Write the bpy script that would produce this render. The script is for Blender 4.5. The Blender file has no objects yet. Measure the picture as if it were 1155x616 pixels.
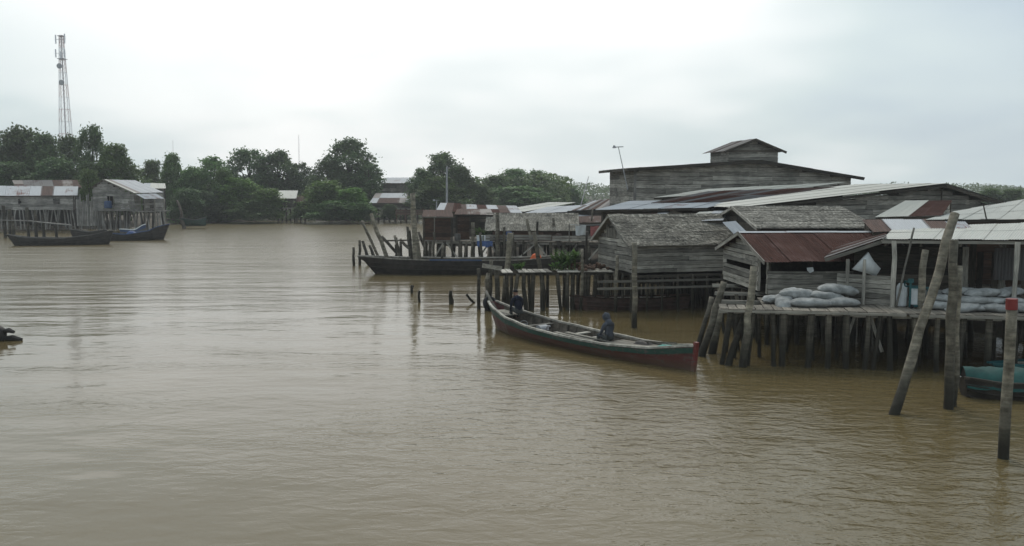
import bpy, bmesh, math, random
from mathutils import Vector, Matrix, noise as mnoise

R = math.radians
rnd = random.Random(7)
scene = bpy.context.scene
col = scene.collection

# ------------------------------------------------------------------ camera
CAM_H = 5.2
FOC = 1000.0
CX, CY, YH = 577.5, 308.0, 215.0
PITCH = math.atan((CY - YH) / FOC)
cam_d = bpy.data.cameras.new('camera')
cam = bpy.data.objects.new('camera', cam_d)
col.objects.link(cam)
cam.location = (0, 0, CAM_H)
cam.rotation_euler = (R(90) - PITCH, 0, 0)
cam_d.sensor_width = 36.0
cam_d.lens = 36.0 * FOC / 1155.0
cam_d.clip_start = 0.1
cam_d.clip_end = 6000
scene.camera = cam

# ------------------------------------------------------------------ light
SUN_EL, SUN_AZ = R(54), R(-5)          # azimuth clockwise from +Y (ahead of the camera)
sunv = Vector((math.sin(SUN_AZ) * math.cos(SUN_EL), math.cos(SUN_AZ) * math.cos(SUN_EL), math.sin(SUN_EL)))
sl = bpy.data.lights.new('sun', 'SUN')
sl.energy = 1.1
sl.angle = R(25)
sl.color = (1.0, 0.97, 0.92)
so = bpy.data.objects.new('sun', sl)
col.objects.link(so)
so.rotation_euler = (-sunv).to_track_quat('-Z', 'Y').to_euler()
so.location = (0, 0, 60)

world = bpy.data.worlds.new('World')
scene.world = world
world.use_nodes = True
nt = world.node_tree
nt.nodes.clear()
def WN(t, **k):
    n = nt.nodes.new(t)
    for a, b in k.items():
        setattr(n, a, b)
    return n
L = nt.links.new
out = WN('ShaderNodeOutputWorld')
sky = WN('ShaderNodeTexSky', sky_type='NISHITA', sun_disc=False)
sky.sun_elevation = SUN_EL
sky.sun_rotation = SUN_AZ
sky.dust_density = 3.0
bg1 = WN('ShaderNodeBackground')
bg1.inputs['Strength'].default_value = 0.08
L(sky.outputs[0], bg1.inputs['Color'])
tc = WN('ShaderNodeTexCoord')
nrm = WN('ShaderNodeVectorMath', operation='NORMALIZE')
L(tc.outputs['Generated'], nrm.inputs[0])
dot = WN('ShaderNodeVectorMath', operation='DOT_PRODUCT')
L(nrm.outputs[0], dot.inputs[0])
GLOW_EL = R(42)                       # thinnest, brightest part of the cloud deck
dot.inputs[1].default_value = (math.sin(SUN_AZ) * math.cos(GLOW_EL), math.cos(SUN_AZ) * math.cos(GLOW_EL), math.sin(GLOW_EL))
glow = WN('ShaderNodeMapRange', interpolation_type='SMOOTHSTEP')
glow.inputs['From Min'].default_value = 0.655
glow.inputs['From Max'].default_value = 0.87
L(dot.outputs['Value'], glow.inputs['Value'])
# cloud deck: direction projected on a flat layer
sep = WN('ShaderNodeSeparateXYZ')
L(nrm.outputs[0], sep.inputs[0])
zz = WN('ShaderNodeMath', operation='ADD')
zz.inputs[1].default_value = 0.22
zabs = WN('ShaderNodeMath', operation='ABSOLUTE')
L(sep.outputs['Z'], zabs.inputs[0])
L(zabs.outputs[0], zz.inputs[0])
inv = WN('ShaderNodeMath', operation='DIVIDE')
inv.inputs[0].default_value = 1.0
L(zz.outputs[0], inv.inputs[1])
scl = WN('ShaderNodeVectorMath', operation='SCALE')
L(nrm.outputs[0], scl.inputs[0])
L(inv.outputs[0], scl.inputs['Scale'])
cmap = WN('ShaderNodeMapping')
cmap.inputs['Location'].default_value = (3.1, 1.75, 0.4)
L(scl.outputs[0], cmap.inputs['Vector'])
cn = WN('ShaderNodeTexNoise')
cn.inputs['Scale'].default_value = 0.75
cn.inputs['Detail'].default_value = 3.0
cn.inputs['Roughness'].default_value = 0.5
L(cmap.outputs[0], cn.inputs['Vector'])
cm = WN('ShaderNodeMapRange', interpolation_type='SMOOTHSTEP')
cm.inputs['From Min'].default_value = 0.36
cm.inputs['From Max'].default_value = 0.66
L(cn.outputs['Fac'], cm.inputs['Value'])
addf = WN('ShaderNodeMath', operation='MULTIPLY_ADD', use_clamp=True)
L(cm.outputs[0], addf.inputs[0])
addf.inputs[1].default_value = 0.46
hzn = WN('ShaderNodeMapRange', interpolation_type='SMOOTHSTEP')     # paler air towards the horizon all round
hzn.inputs['From Min'].default_value = 0.16
hzn.inputs['From Max'].default_value = 0.0
hzn.inputs['To Max'].default_value = 0.52
L(zabs.outputs[0], hzn.inputs['Value'])
gsum = WN('ShaderNodeMath', operation='ADD')
L(glow.outputs[0], gsum.inputs[0])
L(hzn.outputs[0], gsum.inputs[1])
gsub = WN('ShaderNodeMath', operation='SUBTRACT')
L(gsum.outputs[0], gsub.inputs[0])
gsub.inputs[1].default_value = 0.35
L(gsub.outputs[0], addf.inputs[2])
cr = WN('ShaderNodeValToRGB')
cr.color_ramp.elements[0].position = 0.0
cr.color_ramp.elements[0].color = (0.52, 0.625, 0.71, 1)
cr.color_ramp.elements[1].position = 1.0
cr.color_ramp.elements[1].color = (1.16, 1.17, 1.15, 1)
e = cr.color_ramp.elements.new(0.45)
e.color = (0.72, 0.82, 0.83, 1)
L(addf.outputs[0], cr.inputs[0])
bg2 = WN('ShaderNodeBackground')
bg2.inputs['Strength'].default_value = 1.0
L(cr.outputs[0], bg2.inputs['Color'])
mxs = WN('ShaderNodeMixShader')
mxs.inputs[0].default_value = 0.92
L(bg1.outputs[0], mxs.inputs[1])
L(bg2.outputs[0], mxs.inputs[2])
L(mxs.outputs[0], out.inputs['Surface'])

scene.view_settings.view_transform = 'Standard'
scene.view_settings.look = 'None'
scene.view_settings.exposure = 0.12
scene.view_settings.gamma = 1.0
scene.view_settings.use_curve_mapping = False

# ------------------------------------------------------------------ pixel helpers (photograph pixel -> direction)
_f = Vector((0, math.cos(PITCH), -math.sin(PITCH)))
_u = Vector((0, math.sin(PITCH), math.cos(PITCH)))
def ray(px, py):
    return _f + Vector(((px - CX) / FOC, 0, 0)) - _u * ((py - CY) / FOC)
def at(px, py, d):
    r = ray(px, py)
    return Vector((0, 0, CAM_H)) + r * (d / r.y)
def G(px, py, z=0.0):
    r = ray(px, py)
    return Vector((0, 0, CAM_H)) + r * ((z - CAM_H) / r.z)
def pxz(px, d, z):
    p = at(px, YH, d)
    return Vector((p.x, d, z))

# ------------------------------------------------------------------ materials
MATS = {}
def newmat(name):
    m = bpy.data.materials.new(name)
    m.use_nodes = True
    n = m.node_tree
    b = n.nodes['Principled BSDF']
    MATS[name] = m
    return m, n, b
def ramp(n, stops):
    r = n.nodes.new('ShaderNodeValToRGB')
    el = r.color_ramp.elements
    el[0].position, el[0].color = stops[0][0], (*stops[0][1], 1)
    el[1].position, el[1].color = stops[-1][0], (*stops[-1][1], 1)
    for p, c in stops[1:-1]:
        x = el.new(p)
        x.color = (*c, 1)
    return r
def mixc(n, a, b, fac, mode='MIX'):
    m = n.nodes.new('ShaderNodeMix')
    m.data_type = 'RGBA'
    m.blend_type = mode
    for sock, v in ((m.inputs[0], fac), (m.inputs[6], a), (m.inputs[7], b)):
        if isinstance(v, (int, float)):
            sock.default_value = v
        elif isinstance(v, tuple):
            sock.default_value = (*v, 1)
        else:
            n.links.new(v, sock)
    return m.outputs[2]
def noise(n, vec, scale, detail=4, rough=0.55, dist=0.0):
    t = n.nodes.new('ShaderNodeTexNoise')
    t.inputs['Scale'].default_value = scale
    t.inputs['Detail'].default_value = detail
    t.inputs['Roughness'].default_value = rough
    t.inputs['Distortion'].default_value = dist
    n.links.new(vec, t.inputs['Vector'])
    return t.outputs['Fac']
def math_(n, op, a, b=None, c=None, clamp=False):
    m = n.nodes.new('ShaderNodeMath')
    m.operation = op
    m.use_clamp = clamp
    for i, v in enumerate((a, b, c)):
        if v is None:
            continue
        if isinstance(v, (int, float)):
            m.inputs[i].default_value = v
        else:
            n.links.new(v, m.inputs[i])
    return m.outputs[0]
def objvec(n, rand=True):
    t = n.nodes.new('ShaderNodeTexCoord')
    if not rand:
        return t.outputs['Object']
    oi = n.nodes.new('ShaderNodeObjectInfo')
    mm = n.nodes.new('ShaderNodeMath')
    mm.operation = 'MULTIPLY'
    mm.inputs[1].default_value = 37.0
    n.links.new(oi.outputs['Random'], mm.inputs[0])
    a = n.nodes.new('ShaderNodeVectorMath')
    a.operation = 'ADD'
    n.links.new(t.outputs['Object'], a.inputs[0])
    n.links.new(mm.outputs[0], a.inputs[1])
    return a.outputs[0]
def rand_out(n):
    return n.nodes.new('ShaderNodeObjectInfo').outputs['Random']
def world_pos(n):
    return n.nodes.new('ShaderNodeNewGeometry').outputs['Position']
def bump(n, b, h, strength=0.3, dist=0.02):
    bp = n.nodes.new('ShaderNodeBump')
    bp.inputs['Strength'].default_value = strength
    bp.inputs['Distance'].default_value = dist
    n.links.new(h, bp.inputs['Height'])
    n.links.new(bp.outputs[0], b.inputs['Normal'])

def wood(name, dark, light, tide=None, gscale=5.0, rough=0.85, vary=0.55, rings=False):
    """weathered wood; grain follows each piece's own axes; optional tide mark (wet, algae) below a height"""
    m, n, b = newmat(name)
    v = objvec(n)
    g = noise(n, v, gscale, 6, 0.65)
    r = ramp(n, [(0.30, dark), (0.72, light)])
    n.links.new(g, r.inputs[0])
    hs = n.nodes.new('ShaderNodeHueSaturation')
    n.links.new(r.outputs[0], hs.inputs['Color'])
    mr = n.nodes.new('ShaderNodeMapRange')
    mr.inputs['To Min'].default_value = 1.0 - vary
    mr.inputs['To Max'].default_value = 1.0 + vary * 0.75
    n.links.new(rand_out(n), mr.inputs['Value'])
    n.links.new(mr.outputs[0], hs.inputs['Value'])
    w = noise(n, world_pos(n), 0.9, 5, 0.6)
    w2 = ramp(n, [(0.35, (0.62, 0.62, 0.60)), (0.65, (1.12, 1.10, 1.06))])
    n.links.new(w, w2.inputs[0])
    c = mixc(n, hs.outputs[0], w2.outputs[0], 1.0, 'MULTIPLY')
    if rings:
        mp = n.nodes.new('ShaderNodeMapping')
        mp.inputs['Scale'].default_value = (1.2, 1.2, 9.0)
        n.links.new(world_pos(n), mp.inputs['Vector'])
        rg = ramp(n, [(0.38, (0.62, 0.62, 0.60)), (0.55, (1.0, 1.0, 1.0)), (0.7, (1.45, 1.45, 1.42))])
        n.links.new(noise(n, mp.outputs[0], 1.0, 5, 0.65), rg.inputs[0])
        c = mixc(n, c, rg.outputs[0], 1.0, 'MULTIPLY')
    if tide is not None:
        sp = n.nodes.new('ShaderNodeSeparateXYZ')
        wp = world_pos(n)
        n.links.new(wp, sp.inputs[0])
        nz = noise(n, wp, 2.5, 4, 0.6)
        zj = math_(n, 'MULTIPLY_ADD', nz, 0.7, sp.outputs['Z'])
        t = n.nodes.new('ShaderNodeMapRange')
        t.inputs['From Min'].default_value = tide + 0.15
        t.inputs['From Max'].default_value = tide + 1.15
        n.links.new(zj, t.inputs['Value'])
        c = mixc(n, (0.028, 0.025, 0.017), c, t.outputs[0])
    n.links.new(c, b.inputs['Base Color'])
    b.inputs['Roughness'].default_value = rough
    b.inputs['Specular IOR Level'].default_value = 0.25
    bump(n, b, g, 0.5, 0.012)
    return m

wood('grey_plank', (0.15, 0.139, 0.12), (0.52, 0.49, 0.43), vary=0.5)
wood('pale_plank', (0.13, 0.12, 0.10), (0.36, 0.335, 0.29), vary=0.4)
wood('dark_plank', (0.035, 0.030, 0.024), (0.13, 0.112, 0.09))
wood('brown_plank', (0.045, 0.026, 0.018), (0.135, 0.080, 0.055))
wood('pile_wood', (0.050, 0.043, 0.034), (0.20, 0.178, 0.14), tide=0.6, gscale=3.0, rings=True)
wood('pole_wood', (0.11, 0.095, 0.072), (0.33, 0.295, 0.23), tide=0.45, gscale=5.0, vary=0.3, rings=True)
wood('deck_wood', (0.10, 0.088, 0.072), (0.30, 0.27, 0.225), vary=0.35)
wood('bark', (0.035, 0.028, 0.022), (0.12, 0.10, 0.08), gscale=2.0)
wood('far_wood_wall', (0.16, 0.152, 0.14), (0.42, 0.40, 0.37), vary=0.35)

def sheet_mat(name, base, rustc=(0.11, 0.038, 0.024), rust=0.35, rough=0.5, rvar=0.35, spec=0.4):
    """corrugated metal sheet with rust growing in patches and streaks"""
    m, n, b = newmat(name)
    wp = world_pos(n)
    a = noise(n, wp, 0.9, 6, 0.65)
    v = objvec(n)
    mp = n.nodes.new('ShaderNodeMapping')
    mp.inputs['Scale'].default_value = (7.0, 1.2, 1.0)
    n.links.new(v, mp.inputs['Vector'])
    s = noise(n, mp.outputs[0], 1.6, 4, 0.6)
    k = math_(n, 'ADD', math_(n, 'MULTIPLY', a, 0.55), math_(n, 'MULTIPLY', s, 0.45))
    ro = math_(n, 'MULTIPLY_ADD', rand_out(n), rvar, rust - rvar * 0.5)
    kk = math_(n, 'ADD', k, math_(n, 'SUBTRACT', ro, 0.5))
    t = n.nodes.new('ShaderNodeMapRange')
    t.interpolation_type = 'SMOOTHSTEP'
    t.inputs['From Min'].default_value = 0.42
    t.inputs['From Max'].default_value = 0.62
    n.links.new(kk, t.inputs['Value'])
    r = ramp(n, [(0.3, tuple(x * 0.55 for x in rustc)), (0.7, tuple(min(1, x * 1.6) for x in rustc))])
    n.links.new(s, r.inputs[0])
    hs = n.nodes.new('ShaderNodeHueSaturation')
    hs.inputs['Color'].default_value = (*base, 1)
    n.links.new(math_(n, 'MULTIPLY_ADD', s, 0.5, 0.74), hs.inputs['Value'])
    n.links.new(mixc(n, hs.outputs[0], r.outputs[0], t.outputs[0]), b.inputs['Base Color'])
    n.links.new(math_(n, 'MULTIPLY_ADD', t.outputs[0], 0.35, rough), b.inputs['Roughness'])
    b.inputs['Specular IOR Level'].default_value = spec
    return m
sheet_mat('zinc_white', (0.47, 0.455, 0.395), rust=0.29, rvar=0.24)
sheet_mat('zinc_grey', (0.34, 0.355, 0.365), rust=0.32, rvar=0.3)
sheet_mat('zinc_blue', (0.25, 0.275, 0.295), rust=0.34, rvar=0.3)
sheet_mat('rust_sheet', (0.082, 0.039, 0.031), rustc=(0.055, 0.027, 0.021), rust=0.6, rvar=0.15, rough=0.65, spec=0.08)
sheet_mat('rust_mix', (0.20, 0.172, 0.15), rustc=(0.070, 0.038, 0.027), rust=0.62, rvar=0.6, rough=0.55)
sheet_mat('dark_sheet', (0.10, 0.095, 0.09), rustc=(0.06, 0.035, 0.028), rust=0.45, rough=0.6)

def plain(name, c, rough=0.7, var=0.25, scale=6.0, spec=0.3, bumpd=0.0):
    m, n, b = newmat(name)
    v = objvec(n)
    g = noise(n, v, scale, 5, 0.6)
    r = ramp(n, [(0.3, tuple(x * (1 - var) for x in c)), (0.7, tuple(min(1, x * (1 + var)) for x in c))])
    n.links.new(g, r.inputs[0])
    n.links.new(r.outputs[0], b.inputs['Base Color'])
    b.inputs['Roughness'].default_value = rough
    b.inputs['Specular IOR Level'].default_value = spec
    if bumpd:
        bump(n, b, g, 0.5, bumpd)
    return m
def thatch_mat(name, a, c):
    m, n, b = newmat(name)
    geo = n.nodes.new('ShaderNodeNewGeometry')
    r = ramp(n, [(0.0, a), (0.7, tuple((x + y) / 2 for x, y in zip(a, c))), (1.0, c)])
    n.links.new(geo.outputs['Random Per Island'], r.inputs[0])
    w = noise(n, world_pos(n), 1.3, 5, 0.6)
    w2 = ramp(n, [(0.35, (0.6, 0.6, 0.58)), (0.65, (1.15, 1.14, 1.1))])
    n.links.new(w, w2.inputs[0])
    n.links.new(mixc(n, r.outputs[0], w2.outputs[0], 1.0, 'MULTIPLY'), b.inputs['Base Color'])
    b.inputs['Roughness'].default_value = 0.9
    b.inputs['Specular IOR Level'].default_value = 0.15
thatch_mat('thatch', (0.17, 0.156, 0.132), (0.46, 0.43, 0.37))
thatch_mat('thatch_dark', (0.20, 0.19, 0.168), (0.46, 0.435, 0.385))
plain('sack_cloth', (0.255, 0.258, 0.245), 0.8, 0.42, 5.0, 0.25, 0.03)
plain('white_cloth', (0.55, 0.56, 0.54), 0.8, 0.12, 5.0)
plain('tarp_teal', (0.007, 0.056, 0.047), 0.7, 0.35, 3.0, 0.4, 0.02)
plain('tarp_blue', (0.025, 0.062, 0.17), 0.5, 0.3, 4.0, 0.4)
plain('blue_paint', (0.032, 0.065, 0.14), 0.5, 0.3, 4.0, 0.4)
plain('orange_tarp', (0.55, 0.10, 0.02), 0.6, 0.2, 4.0, 0.3)
plain('red_paint', (0.20, 0.026, 0.020), 0.55, 0.3, 5.0, 0.4)
def worn_paint(name, c, under=(0.075, 0.062, 0.05), mud=(0.10, 0.075, 0.045), rough=0.55):
    m, n, b = newmat(name)
    v = objvec(n, False)
    mp = n.nodes.new('ShaderNodeMapping')
    mp.inputs['Scale'].default_value = (1.0, 1.0, 6.0)
    n.links.new(v, mp.inputs['Vector'])
    a = noise(n, mp.outputs[0], 1.4, 7, 0.7)
    f = noise(n, v, 9.0, 5, 0.7)
    k = math_(n, 'MULTIPLY_ADD', f, 0.45, math_(n, 'MULTIPLY', a, 0.55))
    t = n.nodes.new('ShaderNodeMapRange')
    t.interpolation_type = 'SMOOTHSTEP'
    t.inputs['From Min'].default_value = 0.50
    t.inputs['From Max'].default_value = 0.60
    n.links.new(k, t.inputs['Value'])
    r = ramp(n, [(0.3, tuple(x * .55 for x in c)), (0.7, tuple(x * 1.35 for x in c))])
    n.links.new(a, r.inputs[0])
    cc = mixc(n, r.outputs[0], under, t.outputs[0])
    sp = n.nodes.new('ShaderNodeSeparateXYZ')
    n.links.new(world_pos(n), sp.inputs[0])
    t2 = n.nodes.new('ShaderNodeMapRange')
    t2.inputs['From Min'].default_value = 0.06
    t2.inputs['From Max'].default_value = 0.30
    t2.inputs['To Min'].default_value = 0.65
    t2.inputs['To Max'].default_value = 0.0
    n.links.new(math_(n, 'MULTIPLY_ADD', f, 0.2, math_(n, 'SUBTRACT', sp.outputs['Z'], 0.1)), t2.inputs['Value'])
    cc = mixc(n, cc, mud, t2.outputs[0])
    n.links.new(cc, b.inputs['Base Color'])
    b.inputs['Roughness'].default_value = rough
    bump(n, b, k, 0.4, 0.01)
worn_paint('hull_red', (0.095, 0.022, 0.017))
worn_paint('hull_green', (0.009, 0.050, 0.033))
worn_paint('stem_red', (0.15, 0.024, 0.018))
plain('hull_dark', (0.032, 0.027, 0.022), 0.6, 0.5, 3.0, 0.35)
plain('hull_brown', (0.060, 0.034, 0.026), 0.6, 0.5, 3.0, 0.35)
plain('hull_grey', (0.10, 0.095, 0.085), 0.65, 0.45, 3.0, 0.35)
plain('rubber', (0.012, 0.012, 0.013), 0.7, 0.2, 5.0, 0.3)
plain('steel', (0.30, 0.30, 0.30), 0.4, 0.25, 5.0, 0.5)
plain('pale_steel', (0.50, 0.46, 0.46), 0.5, 0.2, 0.6, 0.4)
plain('teal_paint', (0.012, 0.075, 0.078), 0.5, 0.3, 5.0, 0.4)
plain('white_plastic', (0.62, 0.64, 0.63), 0.5, 0.1, 5.0, 0.4)
plain('dark_gap', (0.015, 0.014, 0.013), 0.9, 0.3, 3.0, 0.1)
plain('skin', (0.20, 0.105, 0.065), 0.55, 0.12, 8.0, 0.35)
plain('hoodie_cloth', (0.066, 0.071, 0.082), 0.9, 0.25, 6.0, 0.15)
plain('navy_cloth', (0.014, 0.016, 0.026), 0.9, 0.25, 6.0, 0.15)
plain('trouser_cloth', (0.060, 0.062, 0.058), 0.9, 0.25, 6.0, 0.15)
plain('hair', (0.010, 0.009, 0.009), 0.7, 0.2, 8.0, 0.2)
plain('pink_cloth', (0.34, 0.12, 0.11), 0.8, 0.3, 5.0, 0.2)
plain('soil', (0.105, 0.072, 0.045), 0.95, 0.4, 1.5, 0.1, 0.03)

def leaf_mat(name, a, bcol, trans=0.38):
    m, n, b = newmat(name)
    geo = n.nodes.new('ShaderNodeNewGeometry')
    r = ramp(n, [(0.0, a), (1.0, bcol)])
    n.links.new(geo.outputs['Random Per Island'], r.inputs[0])
    hs = n.nodes.new('ShaderNodeHueSaturation')
    n.links.new(r.outputs[0], hs.inputs['Color'])
    n.links.new(math_(n, 'MULTIPLY_ADD', rand_out(n), 0.5, 0.75), hs.inputs['Value'])
    n.links.new(math_(n, 'MULTIPLY_ADD', rand_out(n), 0.03, 0.485), hs.inputs['Hue'])
    n.links.new(hs.outputs[0], b.inputs['Base Color'])
    b.inputs['Roughness'].default_value = 0.55
    b.inputs['Specular IOR Level'].default_value = 0.25
    tr = n.nodes.new('ShaderNodeBsdfTranslucent')
    n.links.new(hs.outputs[0], tr.inputs['Color'])
    mx = n.nodes.new('ShaderNodeMixShader')
    mx.inputs[0].default_value = trans
    n.links.new(b.outputs[0], mx.inputs[1])
    n.links.new(tr.outputs[0], mx.inputs[2])
    n.links.new(mx.outputs[0], n.nodes['Material Output'].inputs['Surface'])
    return m
leaf_mat('leaf_dark', (0.058, 0.098, 0.040), (0.135, 0.195, 0.075))
leaf_mat('leaf_mid', (0.072, 0.130, 0.040), (0.165, 0.255, 0.08))
leaf_mat('leaf_bright', (0.090, 0.190, 0.036), (0.19, 0.34, 0.07))
leaf_mat('leaf_plant', (0.05, 0.10, 0.03), (0.12, 0.22, 0.06))

# water
def water_mat():
    m, n, b = newmat('muddy_water')
    wp = world_pos(n)
    b.inputs['IOR'].default_value = 1.36
    big = noise(n, wp, 0.05, 4, 0.6)
    r = ramp(n, [(0.35, (0.112, 0.083, 0.036)), (0.65, (0.138, 0.105, 0.049))])
    n.links.new(big, r.inputs[0])
    n.links.new(r.outputs[0], b.inputs['Base Color'])
    def mapped(sx, sy, rot=0.0):
        mp = n.nodes.new('ShaderNodeMapping')
        mp.inputs['Scale'].default_value = (sx, sy, 1)
        mp.inputs['Rotation'].default_value = (0, 0, rot)
        n.links.new(wp, mp.inputs['Vector'])
        return mp.outputs[0]
    swell = noise(n, mapped(0.5, 0.9, 0.3), 0.8, 3, 0.5)
    rip = noise(n, mapped(0.8, 1.45, 0.35), 2.2, 3, 0.55, 0.5)
    fine = noise(n, mapped(1.0, 1.8, -0.2), 7.0, 3, 0.6)
    patch = noise(n, mapped(0.5, 1.0, 0.5), 0.13, 3, 0.55, 1.2)
    pm = n.nodes.new('ShaderNodeMapRange')
    pm.interpolation_type = 'SMOOTHSTEP'
    pm.inputs['From Min'].default_value = 0.40
    pm.inputs['From Max'].default_value = 0.62
    pm.inputs['To Min'].default_value = 0.05
    pm.inputs['To Max'].default_value = 1.25
    n.links.new(patch, pm.inputs['Value'])
    h = math_(n, 'MULTIPLY', swell, 0.042)
    dv = n.nodes.new('ShaderNodeVectorMath')
    dv.operation = 'DISTANCE'
    n.links.new(wp, dv.inputs[0])
    dv.inputs[1].default_value = (4.5, 19.0, 0)
    wk = n.nodes.new('ShaderNodeMapRange')          # choppier water where the boat's wake spreads
    wk.interpolation_type = 'SMOOTHSTEP'
    wk.inputs['From Min'].default_value = 13.0
    wk.inputs['From Max'].default_value = 2.0
    wk.inputs['To Max'].default_value = 2.2
    n.links.new(dv.outputs['Value'], wk.inputs['Value'])
    amp = math_(n, 'ADD', pm.outputs[0], wk.outputs[0])
    spy = n.nodes.new('ShaderNodeSeparateXYZ')      # the open reach upstream lies calmer
    n.links.new(wp, spy.inputs[0])
    cal = n.nodes.new('ShaderNodeMapRange')
    cal.interpolation_type = 'SMOOTHSTEP'
    cal.inputs['From Min'].default_value = 16.0
    cal.inputs['From Max'].default_value = 70.0
    cal.inputs['To Min'].default_value = 1.0
    cal.inputs['To Max'].default_value = 0.55
    n.links.new(spy.outputs['Y'], cal.inputs['Value'])
    rgh = n.nodes.new('ShaderNodeMapRange')         # unresolved small ripples farther up the reach
    rgh.interpolation_type = 'SMOOTHSTEP'
    rgh.inputs['From Min'].default_value = 16.0
    rgh.inputs['From Max'].default_value = 75.0
    rgh.inputs['To Min'].default_value = 0.07
    rgh.inputs['To Max'].default_value = 0.24
    n.links.new(spy.outputs['Y'], rgh.inputs['Value'])
    n.links.new(rgh.outputs[0], b.inputs['Roughness'])
    h = math_(n, 'MULTIPLY', h, cal.outputs[0])
    strk = noise(n, mapped(0.07, 0.42, 0.06), 1.0, 4, 0.6, 0.6)
    far_ = math_(n, 'SUBTRACT', 1.0, cal.outputs[0])
    h = math_(n, 'MULTIPLY_ADD', math_(n, 'MULTIPLY', strk, far_), 0.42, h)
    amp = math_(n, 'MULTIPLY', amp, cal.outputs[0])
    h = math_(n, 'MULTIPLY_ADD', math_(n, 'MULTIPLY', rip, amp), 0.018, h)
    h = math_(n, 'MULTIPLY_ADD', math_(n, 'MULTIPLY', fine, amp), 0.004, h)
    bp = n.nodes.new('ShaderNodeBump')
    bp.inputs['Strength'].default_value = 1.0
    bp.inputs['Distance'].default_value = 1.0
    n.links.new(h, bp.inputs['Height'])
    n.links.new(bp.outputs[0], b.inputs['Normal'])
water_mat()

def ground_mat():
    m, n, b = newmat('mud_ground')
    wp = world_pos(n)
    a = noise(n, wp, 0.4, 6, 0.65)
    r = ramp(n, [(0.35, (0.060, 0.050, 0.036)), (0.6, (0.115, 0.092, 0.064)), (0.75, (0.07, 0.075, 0.04))])
    n.links.new(a, r.inputs[0])
    n.links.new(r.outputs[0], b.inputs['Base Color'])
    b.inputs['Roughness'].default_value = 0.9
    bump(n, b, a, 0.6, 0.1)
ground_mat()

# ------------------------------------------------------------------ object helpers
WM = {}
def tag(o, label=None, cat=None, group=None, kind=None):
    if label: o['label'] = label
    if cat: o['category'] = cat
    if group: o['group'] = group
    if kind: o['kind'] = kind
    return o
def thing(name, loc, label, cat, group=None):
    o = bpy.data.objects.new(name, None)
    o.empty_display_size = 0.2
    col.objects.link(o)
    o.location = loc
    WM[o] = Matrix.Translation(Vector(loc))
    return tag(o, label, cat, group)
def link(name, me, parent=None, M=None):
    """link a mesh object; M is its matrix in world space"""
    o = bpy.data.objects.new(name, me)
    col.objects.link(o)
    M = M or Matrix.Identity(4)
    if parent is not None:
        o.parent = parent
        o.matrix_local = WM[parent].inverted() @ M
    else:
        o.matrix_basis = M
    WM[o] = M
    return o

class MB:
    """collects faces; vertices in world space, or relative to whatever origin build() is given"""
    def __init__(s):
        s.v, s.f = [], []
    def add(s, vs, fs):
        k = len(s.v)
        s.v += [tuple(x) for x in vs]
        s.f += [tuple(i + k for i in f) for f in fs]
    def box(s, c, sx, sy, sz, rot=None):
        c = Vector(c)
        q = rot or Matrix.Identity(3)
        vs = [c + q @ Vector((x * sx / 2, y * sy / 2, z * sz / 2)) for x in (-1, 1) for y in (-1, 1) for z in (-1, 1)]
        s.add(vs, [(0, 1, 3, 2), (4, 6, 7, 5), (0, 4, 5, 1), (2, 3, 7, 6), (0, 2, 6, 4), (1, 5, 7, 3)])
    def bar(s, p0, p1, w, h, up=(0, 0, 1)):
        p0, p1 = Vector(p0), Vector(p1)
        x = (p1 - p0)
        ln = x.length
        x.normalize()
        z = Vector(up) - x * x.dot(Vector(up))
        if z.length < 1e-4:
            z = Vector((0, 1, 0)) - x * x.y
        z.normalize()
        y = z.cross(x)
        s.box((p0 + p1) / 2, ln, w, h, Matrix((x, y, z)).transposed())
    def tube(s, pts, rad, n=8, cap=True):
        pts = [Vector(p) for p in pts]
        if not isinstance(rad, (list, tuple)):
            rad = [rad] * len(pts)
        base = len(s.v)
        ref = None
        for i, p in enumerate(pts):
            d = (pts[min(i + 1, len(pts) - 1)] - pts[max(i - 1, 0)]).normalized()
            if ref is None:
                ref = Vector((1, 0, 0)) if abs(d.x) < 0.9 else Vector((0, 1, 0))
            a = (ref - d * ref.dot(d)).normalized()
            ref = a
            b = d.cross(a)
            for k in range(n):
                t = 2 * math.pi * k / n
                s.v.append(tuple(p + (a * math.cos(t) + b * math.sin(t)) * rad[i]))
        for i in range(len(pts) - 1):
            for k in range(n):
                a0 = base + i * n + k
                a1 = base + i * n + (k + 1) % n
                s.f.append((a0, a1, a1 + n, a0 + n))
        if cap:
            s.f.append(tuple(base + k for k in reversed(range(n))))
            s.f.append(tuple(base + (len(pts) - 1) * n + k for k in range(n)))
    def mesh(s, name, mat, origin=(0, 0, 0), smooth=False):
        me = bpy.data.meshes.new(name)
        o = Vector(origin)
        me.from_pydata([tuple(Vector(p) - o) for p in s.v], [], s.f)
        me.materials.append(MATS[mat])
        if smooth:
            me.polygons.foreach_set('use_smooth', [True] * len(me.polygons))
        me.update()
        return me
    def build(s, name, mat, parent=None, origin=None, smooth=False):
        # vertices are world points; the object's origin becomes 'origin'
        if origin is None:
            origin = WM[parent].translation if parent is not None else Vector((0, 0, 0))
        me = s.mesh(name, mat, origin, smooth)
        return link(name, me, parent, Matrix.Translation(Vector(origin)))

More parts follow.
